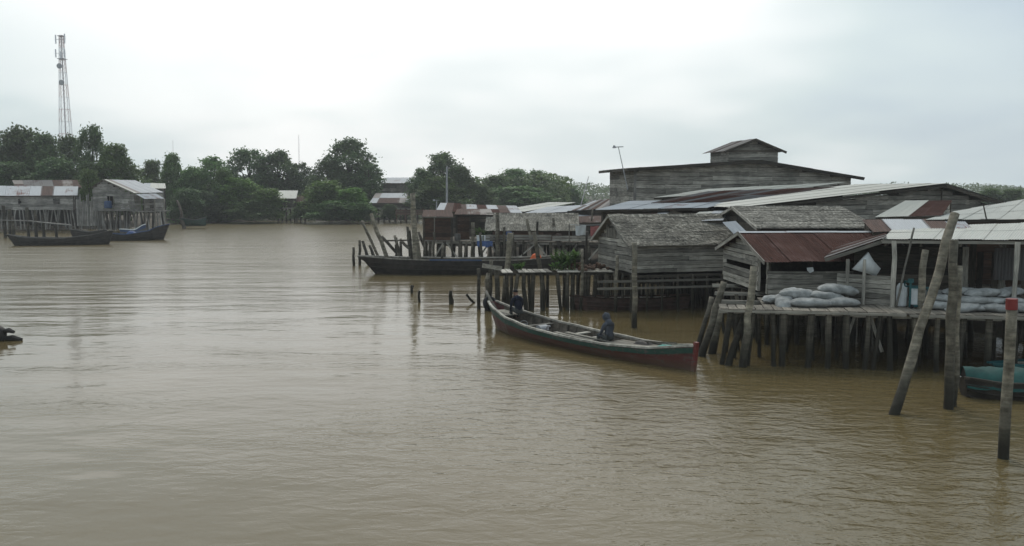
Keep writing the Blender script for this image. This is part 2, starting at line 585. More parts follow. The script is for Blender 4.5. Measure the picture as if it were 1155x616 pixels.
# shared piece meshes --------------------------------------------------
PIECE = {}
def plank_mesh(mat, k):
    key = ('plank', mat, k)
    if key not in PIECE:
        r = random.Random(100 + k)
        b = MB()
        xs = [-0.5, -0.17, 0.17, 0.5]
        vs = []
        for i, x in enumerate(xs):
            zo = r.uniform(-0.05, 0.05)
            yo = r.uniform(-0.15, 0.15)
            h0, h1 = 0.5 + r.uniform(-0.06, 0.02), 0.5 + r.uniform(-0.06, 0.02)
            for (y, z) in ((-0.5, -h0), (0.5, -h0), (0.5, h1), (-0.5, h1)):
                xx = x + (r.uniform(-0.006, 0.006) if i in (0, 3) else 0)
                vs.append((xx, y + yo, z + zo))
        fs = [(3, 2, 1, 0), (12, 13, 14, 15)]
        for i in range(3):
            for j in range(4):
                fs.append((i * 4 + j, i * 4 + (j + 1) % 4, i * 4 + 4 + (j + 1) % 4, i * 4 + 4 + j))
        b.add(vs, fs)
        PIECE[key] = b.mesh('plank', mat)
    return PIECE[key]
def post_mesh(mat, k):
    key = ('post', mat, k)
    if key not in PIECE:
        r = random.Random(200 + k)
        b = MB()
        vs, fs, N = [], [], 8
        for i in range(5):
            ox, oy = r.uniform(-0.25, 0.25), r.uniform(-0.25, 0.25)
            q = 1.0 + r.uniform(-0.12, 0.12) - 0.12 * i / 4
            for k2 in range(N):
                t = 2 * math.pi * k2 / N
                vs.append((ox + q * math.cos(t), oy + q * math.sin(t), i / 4))
        for i in range(4):
            for k2 in range(N):
                fs.append((i * N + k2, i * N + (k2 + 1) % N, i * N + N + (k2 + 1) % N, i * N + N + k2))
        fs += [tuple(reversed(range(N))), tuple(4 * N + k2 for k2 in range(N))]
        b.add(vs, fs)
        PIECE[key] = b.mesh('post', mat, smooth=True)
    return PIECE[key]
def sheet_mesh(mat, k=0):
    key = ('sheet', mat, k)
    if key not in PIECE:
        r = random.Random(300 + k)
        b = MB()
        n = 20
        vs = []
        for i in range(n + 1):
            x = -0.5 + i / n
            z = 0.009 * math.cos(i / 2 * 2 * math.pi)
            e = r.uniform(-0.003, 0.003)
            vs += [(x, 0.0 + e * 0.3, z), (x, 1.0 + e, z + r.uniform(-0.004, 0.004))]
        fs = [(2 * i, 2 * i + 1, 2 * i + 3, 2 * i + 2) for i in range(n)]
        b.add(vs, fs)
        PIECE[key] = b.mesh('sheet', mat)
    return PIECE[key]
def frame(x, y, z, loc):
    M = Matrix((x, y, z)).transposed().to_4x4()
    M.translation = loc
    return M
def plank(name, parent, p0, p1, h, t, mat, up=(0, 0, 1)):
    p0, p1 = Vector(p0), Vector(p1)
    x = p1 - p0
    ln = x.length
    if ln < 1e-3:
        return None
    x = x / ln
    z = Vector(up) - x * x.dot(Vector(up))
    if z.length < 1e-4:
        z = Vector((0, 1, 0)) - x * x.y
    z.normalize()
    y = z.cross(x)
    M = frame(x, y, z, (p0 + p1) / 2) @ Matrix.Diagonal((ln, t, h, 1))
    return link(name, plank_mesh(mat, rnd.randrange(6)), parent, M)
def post(name, parent, p0, p1, r, mat='pile_wood'):
    p0, p1 = Vector(p0), Vector(p1)
    z = p1 - p0
    ln = z.length
    z = z / ln
    x = Vector((1, 0, 0)) - z * z.x
    if x.length < 1e-3:
        x = Vector((0, 1, 0)) - z * z.y
    x.normalize()
    a = rnd.uniform(0, 6.28)
    y = z.cross(x)
    x2 = x * math.cos(a) + y * math.sin(a)
    M = frame(x2, z.cross(x2), z, p0) @ Matrix.Diagonal((r, r, ln, 1))
    return link(name, post_mesh(mat, rnd.randrange(6)), parent, M)
def sheet(name, parent, top, bot, width, along, mat, lift=0.0):
    """one corrugated sheet from a ridge point down to an eave point"""
    top, bot = Vector(top), Vector(bot)
    y = bot - top
    ln = y.length
    y = y / ln
    x = Vector(along) - y * y.dot(Vector(along))
    x.normalize()
    z = x.cross(y)
    if z.z < 0:
        x = -x
        z = -z
    M = frame(x, y, z, top + z * lift) @ Matrix.Diagonal((width, ln, 1, 1))
    return link(name, sheet_mesh(mat, rnd.randrange(4)), parent, M)

def sheet_quad(name, parent, a0, a1, b0, b1, mat, lift=0.0):
    """one corrugated sheet filling the quad a0-a1 (top edge) / b0-b1 (bottom edge) exactly"""
    top, bot = (a0 + a1) / 2, (b0 + b1) / 2
    y = bot - top
    ln = y.length
    y = y / ln
    x = (b1 - b0)
    w = x.length
    x = x - y * y.dot(x)
    x.normalize()
    z = x.cross(y)
    flip = z.z < 0
    if flip:
        x, z = -x, -z
    M = frame(x, y, z, top + z * lift) @ Matrix.Diagonal((w, ln, 1, 1))
    Mi = M.inverted()
    n = 20
    b = MB()
    vs = []
    for i in range(n + 1):
        t = i / n
        dz_ = z * (.009 * math.cos(i * math.pi) + lift)
        vs += [Mi @ (a0.lerp(a1, t) + dz_), Mi @ (b0.lerp(b1, t) + dz_ + y * rnd.uniform(-.01, .01))]
    b.add(vs, [(2 * i, 2 * i + 1, 2 * i + 3, 2 * i + 2) for i in range(n)])
    return link(name, b.mesh('sheet', mat), parent, M)

def pick(mats):
    if isinstance(mats, str):
        return mats
    if isinstance(mats, list):
        return rnd.choice(mats)
    return mats
def roof_slope(parent, R0, R1, E0, E1, mats, wid=0.86, tier=3.2, seq=None):
    """corrugated sheets laid side by side from ridge R0-R1 down to eave E0-E1"""
    R0, R1, E0, E1 = map(Vector, (R0, R1, E0, E1))
    Lr = max((R1 - R0).length, (E1 - E0).length)
    n = max(2, round(Lr / wid))
    al = (E1 - E0)
    for i in range(n):
        t = (i + 0.5) / n
        a = R0.lerp(R1, t)
        b = E0.lerp(E1, t)
        w = (R0.lerp(R1, (i + 1) / n) - R0.lerp(R1, i / n)).length
        w = max(w, (E1 - E0).length / n) * 1.07
        m = seq[min(i, len(seq) - 1)] if seq else pick(mats)
        ln = (b - a).length
        nt_ = max(1, round(ln / tier))
        for k in range(nt_):
            aa = a.lerp(b, max(0, k / nt_ - (0.02 if k else 0)))
            bb = a.lerp(b, (k + 1) / nt_)
            bb = bb + (b - a).normalized() * (rnd.uniform(0, 0.06) if k == nt_ - 1 else 0)
            mm = m if (seq or rnd.random() < 0.6) else pick(mats)
            ta, tb = max(0, k / nt_ - (0.02 if k else 0)), (k + 1) / nt_ + (rnd.uniform(0, .015) if k == nt_ - 1 else 0)
            t0_, t1_ = (i - .03) / n, (i + 1.03) / n
            qa, qb = R0.lerp(R1, t0_), R0.lerp(R1, t1_)
            ea, eb = E0.lerp(E1, t0_), E0.lerp(E1, t1_)
            sheet_quad('roof_sheet', parent, qa.lerp(ea, ta), qb.lerp(eb, ta), qa.lerp(ea, tb), qb.lerp(eb, tb), mm, lift=(i % 2) * 0.012 + (nt_ - k) * 0.008 + rnd.uniform(0, .006))
def thatch_slope(b, R0, R1, E0, E1, row=0.085, sw=0.05, seed=1, lift=1.0):
    """overlapping palm-leaf strips, laid in rows from the eave up, added to MB b"""
    r = random.Random(seed)
    R0, R1, E0, E1 = map(Vector, (R0, R1, E0, E1))
    ln = ((R0 - E0).length + (R1 - E1).length) / 2
    rows = int(ln / row)
    al = (E1 - E0).normalized()
    nrm_ = al.cross((R0 - E0).normalized())
    if nrm_.z < 0:
        nrm_ = -nrm_
    b.add([E0 - nrm_ * .03, E1 - nrm_ * .03, R1 - nrm_ * .03, R0 - nrm_ * .03], [(0, 1, 2, 3)])
    for j in range(rows):
        t0 = j / rows
        wob = r.uniform(-0.01, 0.01)
        a, c = E0.lerp(R0, t0), E1.lerp(R1, t0)
        dn = (E0 - R0).normalized()
        n = int((c - a).length / sw)
        for i in range(n):
            s = (i + r.uniform(-0.5, 0.5)) / n
            sag = 0.05 * lift * mnoise.noise(Vector((s * 6.0, t0 * 3, seed)))
            p = a.lerp(c, min(max(s, 0), 1)) + nrm_ * (0.02 + wob + sag)
            w = sw * r.uniform(0.7, 1.5)
            lo = p + dn * r.uniform(0.02, 0.12) + nrm_ * r.uniform(0.015, 0.045) * lift + al * r.uniform(-.04, .04)
            hi = p - dn * row * 1.9 - nrm_ * r.uniform(0.0, 0.02)
            b.add([lo - al * w / 2, lo + al * w / 2, hi + al * w / 2, hi - al * w / 2], [(0, 1, 2, 3)])

def wall(parent, A, B, z0, prof, h=0.19, mat='grey_plank', openings=(), out=None, t=0.03, gap=0.012, name='wall_plank', skip=0.0, vary_mats=None):
    """horizontal planks on the wall A-B (xy), from z0 up to a convex profile [(s, z), ...] with s in metres along A-B"""
    A, B = Vector((A[0], A[1], 0)), Vector((B[0], B[1], 0))
    d = (B - A)
    Lw = d.length
    d = d / Lw
    if isinstance(prof, (int, float)):
        prof = [(0, prof), (Lw, prof)]
    def top(s):
        for (s0, za), (s1, zb) in zip(prof, prof[1:]):
            if s0 <= s <= s1:
                return za + (zb - za) * (s - s0) / max(1e-6, s1 - s0)
        return prof[-1][1]
    zt = max(p[1] for p in prof)
    z = z0
    nrm_ = Vector((d.y, -d.x, 0))
    if not openings and zt - z0 > .5:  # added dark sheet behind the planks, blocks sky light leaking through gaps
        bm_ = MB()
        inn_ = -nrm_ * .05
        pl = [A + inn_ + Vector((0, 0, z0)), A + d * Lw + inn_ + Vector((0, 0, z0))] + [A + d * s_ + inn_ + Vector((0, 0, z_ - .03)) for s_, z_ in reversed(prof)]
        k_ = len(pl)
        bm_.add(pl + [q + inn_ * .5 for q in pl], [tuple(range(k_)), tuple(range(2 * k_ - 1, k_ - 1, -1))] + [(i, k_ + i, k_ + (i + 1) % k_, (i + 1) % k_) for i in range(k_)])
        bm_.build('gap_light_block', 'dark_plank', parent)
    while z < zt - 0.03:
        hh = min(h * rnd.uniform(0.85, 1.15), zt - z)
        zc = z + hh / 2
        N = 60
        ss = [k * Lw / N for k in range(N + 1) if top(k * Lw / N) >= zc - hh * 0.02]
        if ss:
            ivs = [(ss[0], ss[-1])]
            for (o0, o1, oz0, oz1) in openings:
                if oz0 - 0.02 <= zc <= oz1 + 0.02:
                    nv = []
                    for (a, b) in ivs:
                        if o1 <= a or o0 >= b:
                            nv.append((a, b))
                        else:
                            if o0 - a > 0.05: nv.append((a, o0))
                            if b - o1 > 0.05: nv.append((o1, b))
                    ivs = nv
            for (a, b) in ivs:
                s = a
                while s < b - 0.02:
                    e_ = min(b, s + rnd.uniform(1.7, 4.2))
                    if b - e_ < 0.6:
                        e_ = b
                    if rnd.random() >= skip:
                        off = nrm_ * rnd.uniform(-0.008, 0.012)
                        tl = rnd.uniform(-0.012, 0.012)
                        m = pick(vary_mats) if vary_mats else mat
                        plank(name, parent, A + d * (s + .004) + off + Vector((0, 0, zc + tl)), A + d * (e_ - .004) + off + Vector((0, 0, zc - tl)), hh - gap, t, m)
                    s = e_
        z += hh

def flat(a, b, t):
    return (a[0] + (b[0] - a[0]) * t, a[1] + (b[1] - a[1]) * t)

# ------------------------------------------------------------------ the setting
b = MB()
b.add([(-700, -60, 0), (700, -60, 0), (700, 800, 0), (-700, 800, 0)], [(0, 1, 2, 3)])
tag(b.build('river_water', 'muddy_water'), kind='structure')
b = MB()
b.add([(-720, -80, -2.5), (720, -80, -2.5), (720, 820, -2.5), (-720, 820, -2.5)], [(0, 1, 2, 3)])
tag(b.build('river_bed', 'mud_ground'), kind='structure')

def bank(name, shore, back, z1=0.9, slope=5.0):
    """shore: list of xy; rises from just under the water to z1 over 'slope' metres, then runs flat to the 'back' points"""
    b = MB()
    n = len(shore)
    sh = [Vector((p[0], p[1], 0)) for p in shore]
    bk = [Vector((p[0], p[1], 0)) for p in back]
    rows = [(-0.02, -0.5), (0.0, -0.12), (0.25, 0.25), (0.6, 0.6), (1.0, z1)]
    # densify
    S, Bk = [], []
    for i in range(n - 1):
        m = max(2, int((sh[i + 1] - sh[i]).length / 3))
        for k in range(m):
            S.append(sh[i].lerp(sh[i + 1], k / m))
            Bk.append(bk[i].lerp(bk[i + 1], k / m))
    S.append(sh[-1]); Bk.append(bk[-1])
    vs = []
    for i, (p, q) in enumerate(zip(S, Bk)):
        dd = (q - p).normalized()
        w = 1.6 * mnoise.noise(p * 0.13) + 0.8 * mnoise.noise(p * 0.5)
        for (t, z) in rows:
            zz_ = z + (0.12 * mnoise.noise(p * 0.6 + Vector((0, 0, t * 5))) if t > 0 else 0)
            vv = p + dd * (t * slope + w)
            vs.append((vv.x, vv.y, zz_))
        vs.append((q.x, q.y, z1 + 0.3))
    nr = len(rows) + 1
    fs = []
    for i in range(len(S) - 1):
        for j in range(nr - 1):
            a = i * nr + j
            fs.append((a, a + nr, a + nr + 1, a + 1))
    b.add(vs, fs)
    o = b.build(name, 'mud_ground', smooth=True)
    return tag(o, kind='structure')
def gxy(px, py): 
    p = G(px, py)
    return (p.x, p.y)
sh = [(-140, 60), gxy(-120, 268), gxy(0, 262), gxy(60, 260), gxy(150, 257), gxy(200, 253), gxy(260, 250), gxy(340, 249), gxy(420, 248.5), gxy(480, 247.5), gxy(560, 246), (40, 230)]
bk = [(-700, 60), (-700, 200), (-700, 400), (-700, 600), (-600, 790), (-500, 795), (-350, 795), (-200, 795), (0, 795), (150, 795), (300, 795), (690, 795)]
bank('far_bank_ground', sh, bk)
sh = [(60, 8), (17, 30), (15, 36), (11, 41), (11, 47), (7, 52), (4, 62), (-2, 68), (-3, 90), (-6, 145)]
bk = [(690, 8), (690, 60), (690, 120), (690, 200), (690, 300), (690, 400), (690, 500), (600, 790), (300, 792), (60, 792)]
bank('right_bank_ground', sh, bk, z1=0.85)

# ------------------------------------------------------------------ buildings
def rect(FL, yaw, Lx, Wd):
    u = Vector((math.cos(yaw), math.sin(yaw), 0))
    v = Vector((-math.sin(yaw), math.cos(yaw), 0))
    FL = Vector((FL[0], FL[1], 0))
    return FL, FL + u * Lx, FL + u * Lx + v * Wd, FL + v * Wd, u, v
def xy(p): return (p.x, p.y)
def Z(p, z): return Vector((p.x, p.y, z))

def gable_hut(root, FL, yaw, Lx, Wd, z0, zeF, zeB, zr, roof, og=0.35, oe=0.4, h=0.19, wmat='grey_plank',
              op_front=(), op_left=(), top_front=None, top_left=None, seed=3, back=True, cap=None, seq=None, right=True):
    a, b_, c, d, u, v = rect(FL, yaw, Lx, Wd)
    # walls
    wall(root, xy(a), xy(b_), z0, top_front or zeF - 0.04, h, wmat, op_front)
    wall(root, xy(d), xy(a), z0, top_left or [(0, zeB - .05), (Wd / 2, zr - .12), (Wd, zeF - .05)], h, wmat, op_left)
    if right:
        wall(root, xy(b_), xy(c), z0, [(0, zeF - .05), (Wd / 2, zr - .12), (Wd, zeB - .05)], h, wmat)
    if back:
        wall(root, xy(c), xy(d), z0, zeB - .05, h * 1.6, wmat)
    for p, ze in ((a, zeF), (b_, zeF), (c, zeB), (d, zeB)):
        q = p + u * (0.05 if p in (a, d) else -0.05) + v * (0.05 if p in (a, b_) else -0.05)
        post('corner_post', root, Z(q, z0 - .1), Z(q, ze - .04), 0.06, 'dark_plank')
    # roof
    sF = (zr - zeF) / (Wd / 2)
    sB = (zr - zeB) / (Wd / 2)
    R0 = Z((a + d) / 2 - u * og, zr); R1 = Z((b_ + c) / 2 + u * og, zr)
    E0 = Z(a - u * og - v * oe, zeF - sF * oe); E1 = Z(b_ + u * og - v * oe, zeF - sF * oe)
    K0 = Z(d - u * og + v * oe, zeB - sB * oe); K1 = Z(c + u * og + v * oe, zeB - sB * oe)
    if roof[0] == 'thatch':
        m = MB()
        thatch_slope(m, R0, R1, E0, E1, seed=seed, lift=.3 if zr - zeF < .9 else 1)
        thatch_slope(m, R1, R0, K1, K0, seed=seed + 1)
        # ridge bundle
        r = random.Random(seed)
        n = int((R1 - R0).length / 0.05)
        for i in range(n):
            p = R0.lerp(R1, i / n) + Vector((0, 0, 0.05))
            for sgn in (-1, 1):
                q = p + v * sgn * r.uniform(.16, .3) + Vector((0, 0, -r.uniform(.1, .17)))
                w = u * r.uniform(.03, .06)
                m.add([p - w, p + w, q + w, q - w], [(0, 1, 2, 3)])
        o = m.build('thatch', roof[1], root)
        o['kind'] = 'stuff'
    else:
        roof_slope(root, R0, R1, E0, E1, roof[1], seq=seq)
        roof_slope(root, R1, R0, K1, K0, roof[1])
    for (e_, r_, k_, sg) in ((E0, R0, K0, 1), (E1, R1, K1, -1)):
        for p, q in ((e_, r_), (k_, r_)):
            plank('barge_board', root, p + Vector((0, 0, -.03)), q + Vector((0, 0, -.03)), 0.13, 0.035, 'grey_plank')
    if cap:
        n = max(2, int((R1 - R0).length / 1.8))
        for i in range(n):
            m = MB()
            p, q = R0.lerp(R1, i / n + (0 if i == 0 else -.01)), R0.lerp(R1, (i + 1) / n)
            up = Vector((0, 0, 0.045 + 0.006 * (i % 2)))
            s1 = v * 0.16 + Vector((0, 0, -.16 * sB - .0))
            s0 = -v * 0.16 + Vector((0, 0, -.16 * sF - .0))
            m.add([p + up, q + up, q + up + s1, p + up + s1, p + up + s0, q + up + s0], [(0, 1, 2, 3), (4, 5, 1, 0)])
            m.build('ridge_cap', cap, root)
    # floor and rafters
    m = MB()
    m.add([Z(a, z0 - .02), Z(b_, z0 - .02), Z(c, z0 - .02), Z(d, z0 - .02)], [(0, 1, 2, 3)])
    m.add([Z(a, z0 - .1), Z(d, z0 - .1), Z(c, z0 - .1), Z(b_, z0 - .1)], [(0, 1, 2, 3)])
    m.build('floor', 'dark_plank', root)
    return a, b_, c, d, u, v, (R0, R1, E0, E1, K0, K1)

def stilts(root, a, b_, c, d, z0, nx, ny, zb=-0.9, r=0.075, tilt=0.10, mat='pile_wood'):
    for i in range(nx):
        for j in range(ny):
            p = a.lerp(b_, i / (nx - 1)).lerp(d.lerp(c, i / (nx - 1)), j / (ny - 1))
            q = p + Vector((rnd.uniform(-tilt, tilt), rnd.uniform(-tilt, tilt), 0))
            post('stilt', root, Z(q, zb), Z(p, z0 - .1), r * rnd.uniform(.75, 1.2), mat)
    for j in range(ny):
        plank('floor_beam', root, Z(a.lerp(d, j / (ny - 1)), z0 - .16), Z(b_.lerp(c, j / (ny - 1)), z0 - .16), .12, .08, 'dark_plank')

# --- the thatched hut over the water
hut_FL = G(713, 308, 1.7)
root = thing('thatched_hut', (hut_FL.x, hut_FL.y, 1.7), 'grey plank hut on stilts with shaggy thatched roof, gable end towards the river', 'hut')
a, b_, c, d, u, v, rf = gable_hut(root, hut_FL, R(14), 4.9, 4.3, 1.7, 3.0, 3.02, 4.10, ('thatch', 'thatch'),
                                  og=0.3, oe=0.25, h=0.17, seed=5, op_left=((1.25, 2.3, 3.15, 3.6),))
stilts(root, a, b_, c, d, 1.7, 8, 5)
for zq, off in ((0.95, -.25), (1.25, -.1)):
    plank('brace_rail', root, Z(a - v * .15 - u * 1.6, zq + .12), Z(b_ - v * .15, zq + .1), .10, .05, 'pale_plank')
for k in range(9):
    p = Z(d, 0).lerp(Z(a, 0), .3 + .25 * k / 8) - u * .06
    plank('loose_slat', root, Z(p, 3.1 + rnd.uniform(-.05, .05)), Z(p + v * rnd.uniform(-.05, .05), 3.58 + rnd.uniform(-.1, .06)), .07, .03, 'pale_plank')
# lean-to at the back-left of the hut
plank('corner_post', root, Z(d - u * .5 + v * .3, 1.5), Z(d - u * .5 + v * .3, 3.1), .1, .1, 'dark_plank')

# --- the rust-roofed shed on the loading pier
root = thing('rust_roof_shed', (8.6, 29.7, 1.7), 'low plank shed with rusty red corrugated roof, open door and gap under its eaves', 'shed')
a, b_, c, d, u, v, rf = gable_hut(root, (8.62, 29.7), R(3), 5.0, 5.2, 1.72, 2.92, 3.0, 3.68, ('sheets', ['rust_sheet']),
                                  og=0.25, oe=0.3, h=0.17, seed=9, cap='zinc_grey',
                                  op_left=((4.2, 5.05, 1.7, 2.8), (0.4, 4.2, 2.47, 2.56), (0.4, 4.2, 2.68, 2.74)), top_front=2.50)
stilts(root, a, b_, c, d, 1.7, 6, 5, r=.085)
for s in (.02, .3, .62, .95):
    p = a.lerp(b_, s) + v * .04
    plank('wall_stud', root, Z(p, 1.72), Z(p, 2.95), .09, .06, 'dark_plank')
for s in (.80, .97):
    p = d.lerp(a, s) + u * .04
    plank('door_jamb', root, Z(p, 1.72), Z(p, 2.95), .09, .07, 'grey_plank')
m = MB()
m.add([at(910, 302, 29.6), at(917, 301.5, 29.6), at(918, 306, 29.55), at(913.5, 308, 29.6), at(910.5, 305, 29.58)], [(0, 1, 2, 3, 4)])
m.add([at(910, 302, 29.63), at(910.5, 305, 29.63), at(913.5, 308, 29.63), at(918, 306, 29.63), at(917, 301.5, 29.63)], [(0, 1, 2, 3, 4)])
tag(m.build('rag', 'white_cloth', origin=at(914, 305, 29.6)), 'small white rag pinned to the plank wall of the rust roofed shed', 'rag')
m = MB()

# --- the second thatched hut behind
root = thing('thatched_hut', (9.7, 35.4, 1.6), 'hut with dark grey thatched roof rising behind the rusty red roof', 'hut')
a, b_, c, d, u, v, rf = gable_hut(root, (9.95, 35.4), R(0), 4.2, 7.2, 1.6, 3.80, 3.85, 4.48, ('thatch', 'thatch_dark'), og=0.3, oe=0.4, h=0.2, seed=21, wmat='dark_plank')
stilts(root, a, b_, c, d, 1.6, 4, 4)
# flashing sheet leaning between the two roofs
p0, p1 = at(822, 250, 34.2), at(836, 264, 33.2)
o = sheet('flashing_sheet', root, p0, p1, .55, (1, 0, 0), 'zinc_blue')

# --- the big warehouse with its roof monitor
FL = pxz(716, 55, 0)
root = thing('plank_warehouse', (FL.x, FL.y, 0.8), 'tall weathered plank warehouse with a small raised roof monitor, highest building', 'warehouse')
yaw = R(8)
a, b_, c, d, u, v = rect(FL, yaw, 14.2, 6.2)
zl, zr_, za, ta = 6.50, 6.02, 6.98, 7.9
wall(root, xy(a), xy(b_), .8, [(0, zl), (ta, za), (14.2, zr_)], .27, 'grey_plank', gap=.014, vary_mats=None)
wall(root, xy(d), xy(a), .8, zl, .27, 'grey_plank')
wall(root, xy(b_), xy(c), .8, zr_, .5, 'grey_plank')
wall(root, xy(c), xy(d), .8, [(0, zr_), (14.2 - ta, za), (14.2, zl)], .5, 'grey_plank')
plank('corner_board', root, Z(a - v * .04, .8), Z(a - v * .04, zl + .05), .18, .03, 'far_wood_wall', up=u)
ov, of = .65, .5
A0 = Z(a + u * ta - v * of, za + .1); A1 = Z(d + u * ta + v * of, za + .1)
L0 = Z(a - u * ov - v * of, zl + .04); L1 = Z(d - u * ov + v * of, zl + .04)
Q0 = Z(b_ + u * ov - v * of, zr_ + .0); Q1 = Z(c + u * ov + v * of, zr_ + .0)
roof_slope(root, A1, A0, L1, L0, ['dark_sheet', 'zinc_grey'], wid=1.0, tier=4)
roof_slope(root, A0, A1, Q0, Q1, ['dark_sheet', 'zinc_grey'], wid=1.0, tier=4)
for p, q in ((L0, A0), (A0, Q0)):
    plank('barge_board', root, p + Vector((0, 0, -.08)), q + Vector((0, 0, -.08)), .2, .04, 'dark_plank')
plank('eave_board', root, L0 + Vector((0, 0, -.08)), L1 + Vector((0, 0, -.08)), .16, .04, 'dark_plank')
# monitor
MF = pxz(821, 57.0, 0)
ma, mb_, mc, md, mu, mv = rect(MF, yaw, 3.3, 3.2)
mz0, mze, mza = 6.7, 7.78, 8.42
mon = tag(bpy.data.objects.new('roof_monitor', None))
col.objects.link(mon)
mon.parent = root
mon.matrix_local = WM[root].inverted() @ Matrix.Translation(Vector((MF.x, MF.y, mz0)))
WM[mon] = Matrix.Translation(Vector((MF.x, MF.y, mz0)))
wall(mon, xy(ma), xy(mb_), mz0, [(0, mze), (1.65, mza - .05), (3.3, mze)], .2, 'grey_plank')
wall(mon, xy(md), xy(ma), mz0, mze, .2, 'grey_plank')
wall(mon, xy(mb_), xy(mc), mz0, mze, .3, 'grey_plank')
wall(mon, xy(mc), xy(md), mz0, [(0, mze), (1.65, mza - .05), (3.3, mze)], .3, 'grey_plank')
mA0 = Z(ma + mu * 1.65 - mv * .35, mza + .06); mA1 = Z(md + mu * 1.65 + mv * .35, mza + .06)
mL0 = Z(ma - mu * .42 - mv * .35, mze - .1); mL1 = Z(md - mu * .42 + mv * .35, mze - .1)
mR0 = Z(mb_ + mu * .42 - mv * .35, mze - .1); mR1 = Z(mc + mu * .42 + mv * .35, mze - .1)
roof_slope(mon, mA1, mA0, mL1, mL0, 'dark_sheet')
roof_slope(mon, mA0, mA1, mR0, mR1, 'dark_sheet')
for p, q in ((mL0, mA0), (mA0, mR0)):
    plank('barge_board', mon, p + Vector((0, 0, -.06)), q + Vector((0, 0, -.06)), .14, .04, 'dark_plank')
plank('tie_beam', mon, Z(ma - mv * .06 - mu * .1, mze - .07), Z(mb_ - mv * .06 + mu * .1, mze - .07), .13, .05, 'dark_plank')

def roof_shed(name, label, cat, E0, E1, R1, R0, mats, zg=0.8, front=0.0, wmat='dark_plank', seq=None, sides=True, group=None, posts=True, h=0.25, wid=0.86, op=()):
    """shed under a single sloping roof given by its front edge E0-E1 and back edge R0-R1 (world points)"""
    base = (E0 + E1) / 2
    root = thing(name, (base.x, base.y, zg), label, cat, group)
    roof_slope(root, R0, R1, E0, E1, mats, seq=seq, wid=wid)
    i0, i1 = E0.lerp(E1, .04), E0.lerp(E1, .96)
    j0, j1 = R0.lerp(R1, .04), R0.lerp(R1, .96)
    i0, j0 = i0.lerp(j0, .06), i0.lerp(j0, .96)
    i1, j1 = i1.lerp(j1, .06), i1.lerp(j1, .96)
    Lw = (Vector(xy(i1)) - Vector(xy(i0))).length
    wall(root, xy(i0), xy(i1), zg, [(0, i0.z - .1), (Lw, i1.z - .1)], h, wmat, op)
    if sides:
        wall(root, xy(j0), xy(i0), zg, [(0, j0.z - .12), ((Vector(xy(i0)) - Vector(xy(j0))).length, i0.z - .12)], h, wmat)
        wall(root, xy(i1), xy(j1), zg, [(0, i1.z - .12), ((Vector(xy(j1)) - Vector(xy(i1))).length, j1.z - .12)], h, wmat)
    for p in (i0, i1, j0, j1):
        post('corner_post', root, Z(p, min(zg, 0) - .6 if zg < 1.2 else zg - .1), Z(p, p.z - .05), .08, 'dark_plank')
    plank('fascia', root, E0 + Vector((0, .05, -.06)), E1 + Vector((0, .05, -.06)), .1, .03, 'dark_plank')
    return root

# --- jumble of roofs, back to front
roof_shed('lean_to_shed', 'long pale corrugated lean-to roof against the front of the plank warehouse', 'shed',
          at(738, 223, 50), at(880, 216, 51.5), at(955, 206, 54.3), at(800, 213.5, 53.6), 'zinc_white', wmat='brown_plank')
# gable hall with pale roof
lf, ap, rt = at(833, 234, 42), at(1062, 207.5, 44.5), at(1124, 228, 45.5)
root = thing('gable_hall', (ap.x, ap.y, .8), 'wide plank hall with one long pale corrugated slope and steep dark right verge', 'hall')
gu = (Z(rt, 0) - Z(lf, 0)).normalized()
gv = Vector((-gu.y, gu.x, 0))
s_ap = (Z(ap, 0) - Z(lf, 0)).dot(gu)
gL = (Z(rt, 0) - Z(lf, 0)).length
wall(root, xy(lf), xy(rt), .8, [(0, lf.z - .2), (s_ap, ap.z - .2), (gL, rt.z - .22)], .22, 'grey_plank')
GD = 7.0
lb, ab, rb_ = lf + gv * GD, ap + gv * GD, rt + gv * GD
g0 = -gv * .35
roof_slope(root, ab, ap + g0, lb - gu * .2, lf + g0 - gu * .2, ['zinc_white'], wid=1.0, tier=3.4)
roof_slope(root, ap + g0, ab, rt + g0 + gu * .2, rb_ + gu * .2, ['zinc_grey', 'dark_sheet'], wid=1.0)
plank('barge_board', root, lf + g0 + Vector((0, 0, -.1)), ap + g0 + Vector((0, 0, -.1)), .14, .04, 'dark_plank')
plank('barge_board', root, ap + g0 + Vector((0, 0, -.1)), rt + g0 + Vector((0, 0, -.1)), .16, .04, 'dark_plank')
wall(root, xy(lb), xy(lf), .8, lf.z - .15, .4, 'grey_plank')
wall(root, xy(rt), xy(rb_), .8, rt.z - .15, .4, 'grey_plank')
plank('wall_stud', root, Z(ap - gv * .05, 3.2), Z(ap - gv * .05, ap.z - .15), .12, .04, 'dark_plank')

roof_shed('rust_fascia_shed', 'dark rusty low roof wedged between the two long pale roofs', 'shed',
          at(735, 229, 46.5), at(850, 228, 46.5), at(960, 211, 50), at(800, 216, 49.5), ['dark_sheet', 'dark_sheet', 'rust_sheet'], wmat='brown_plank')
roof_shed('grey_roof_shed', 'blue grey corrugated roof below the warehouse wall', 'shed',
          at(672, 237, 43.5), at(798, 234.5, 43), at(830, 226.5, 48), at(712, 227, 48.5), 'zinc_blue', wmat='dark_plank')
roof_shed('blue_roof_shed', 'low blue grey corrugated roof left of the near thatched hut', 'shed',
          at(620, 245, 68), at(697, 243, 66), at(716, 236, 71), at(655, 236.5, 73), 'zinc_blue', wmat='dark_plank', zg=.9)
roof_shed('rust_streak_shed', 'small roof of rust streaked sheets just above the near thatched ridge', 'shed',
          at(697, 247, 42), at(756, 249, 41), at(758, 238, 43.5), at(714, 240, 44.5), ['rust_mix', 'rust_mix', 'zinc_grey'], wmat='dark_plank')
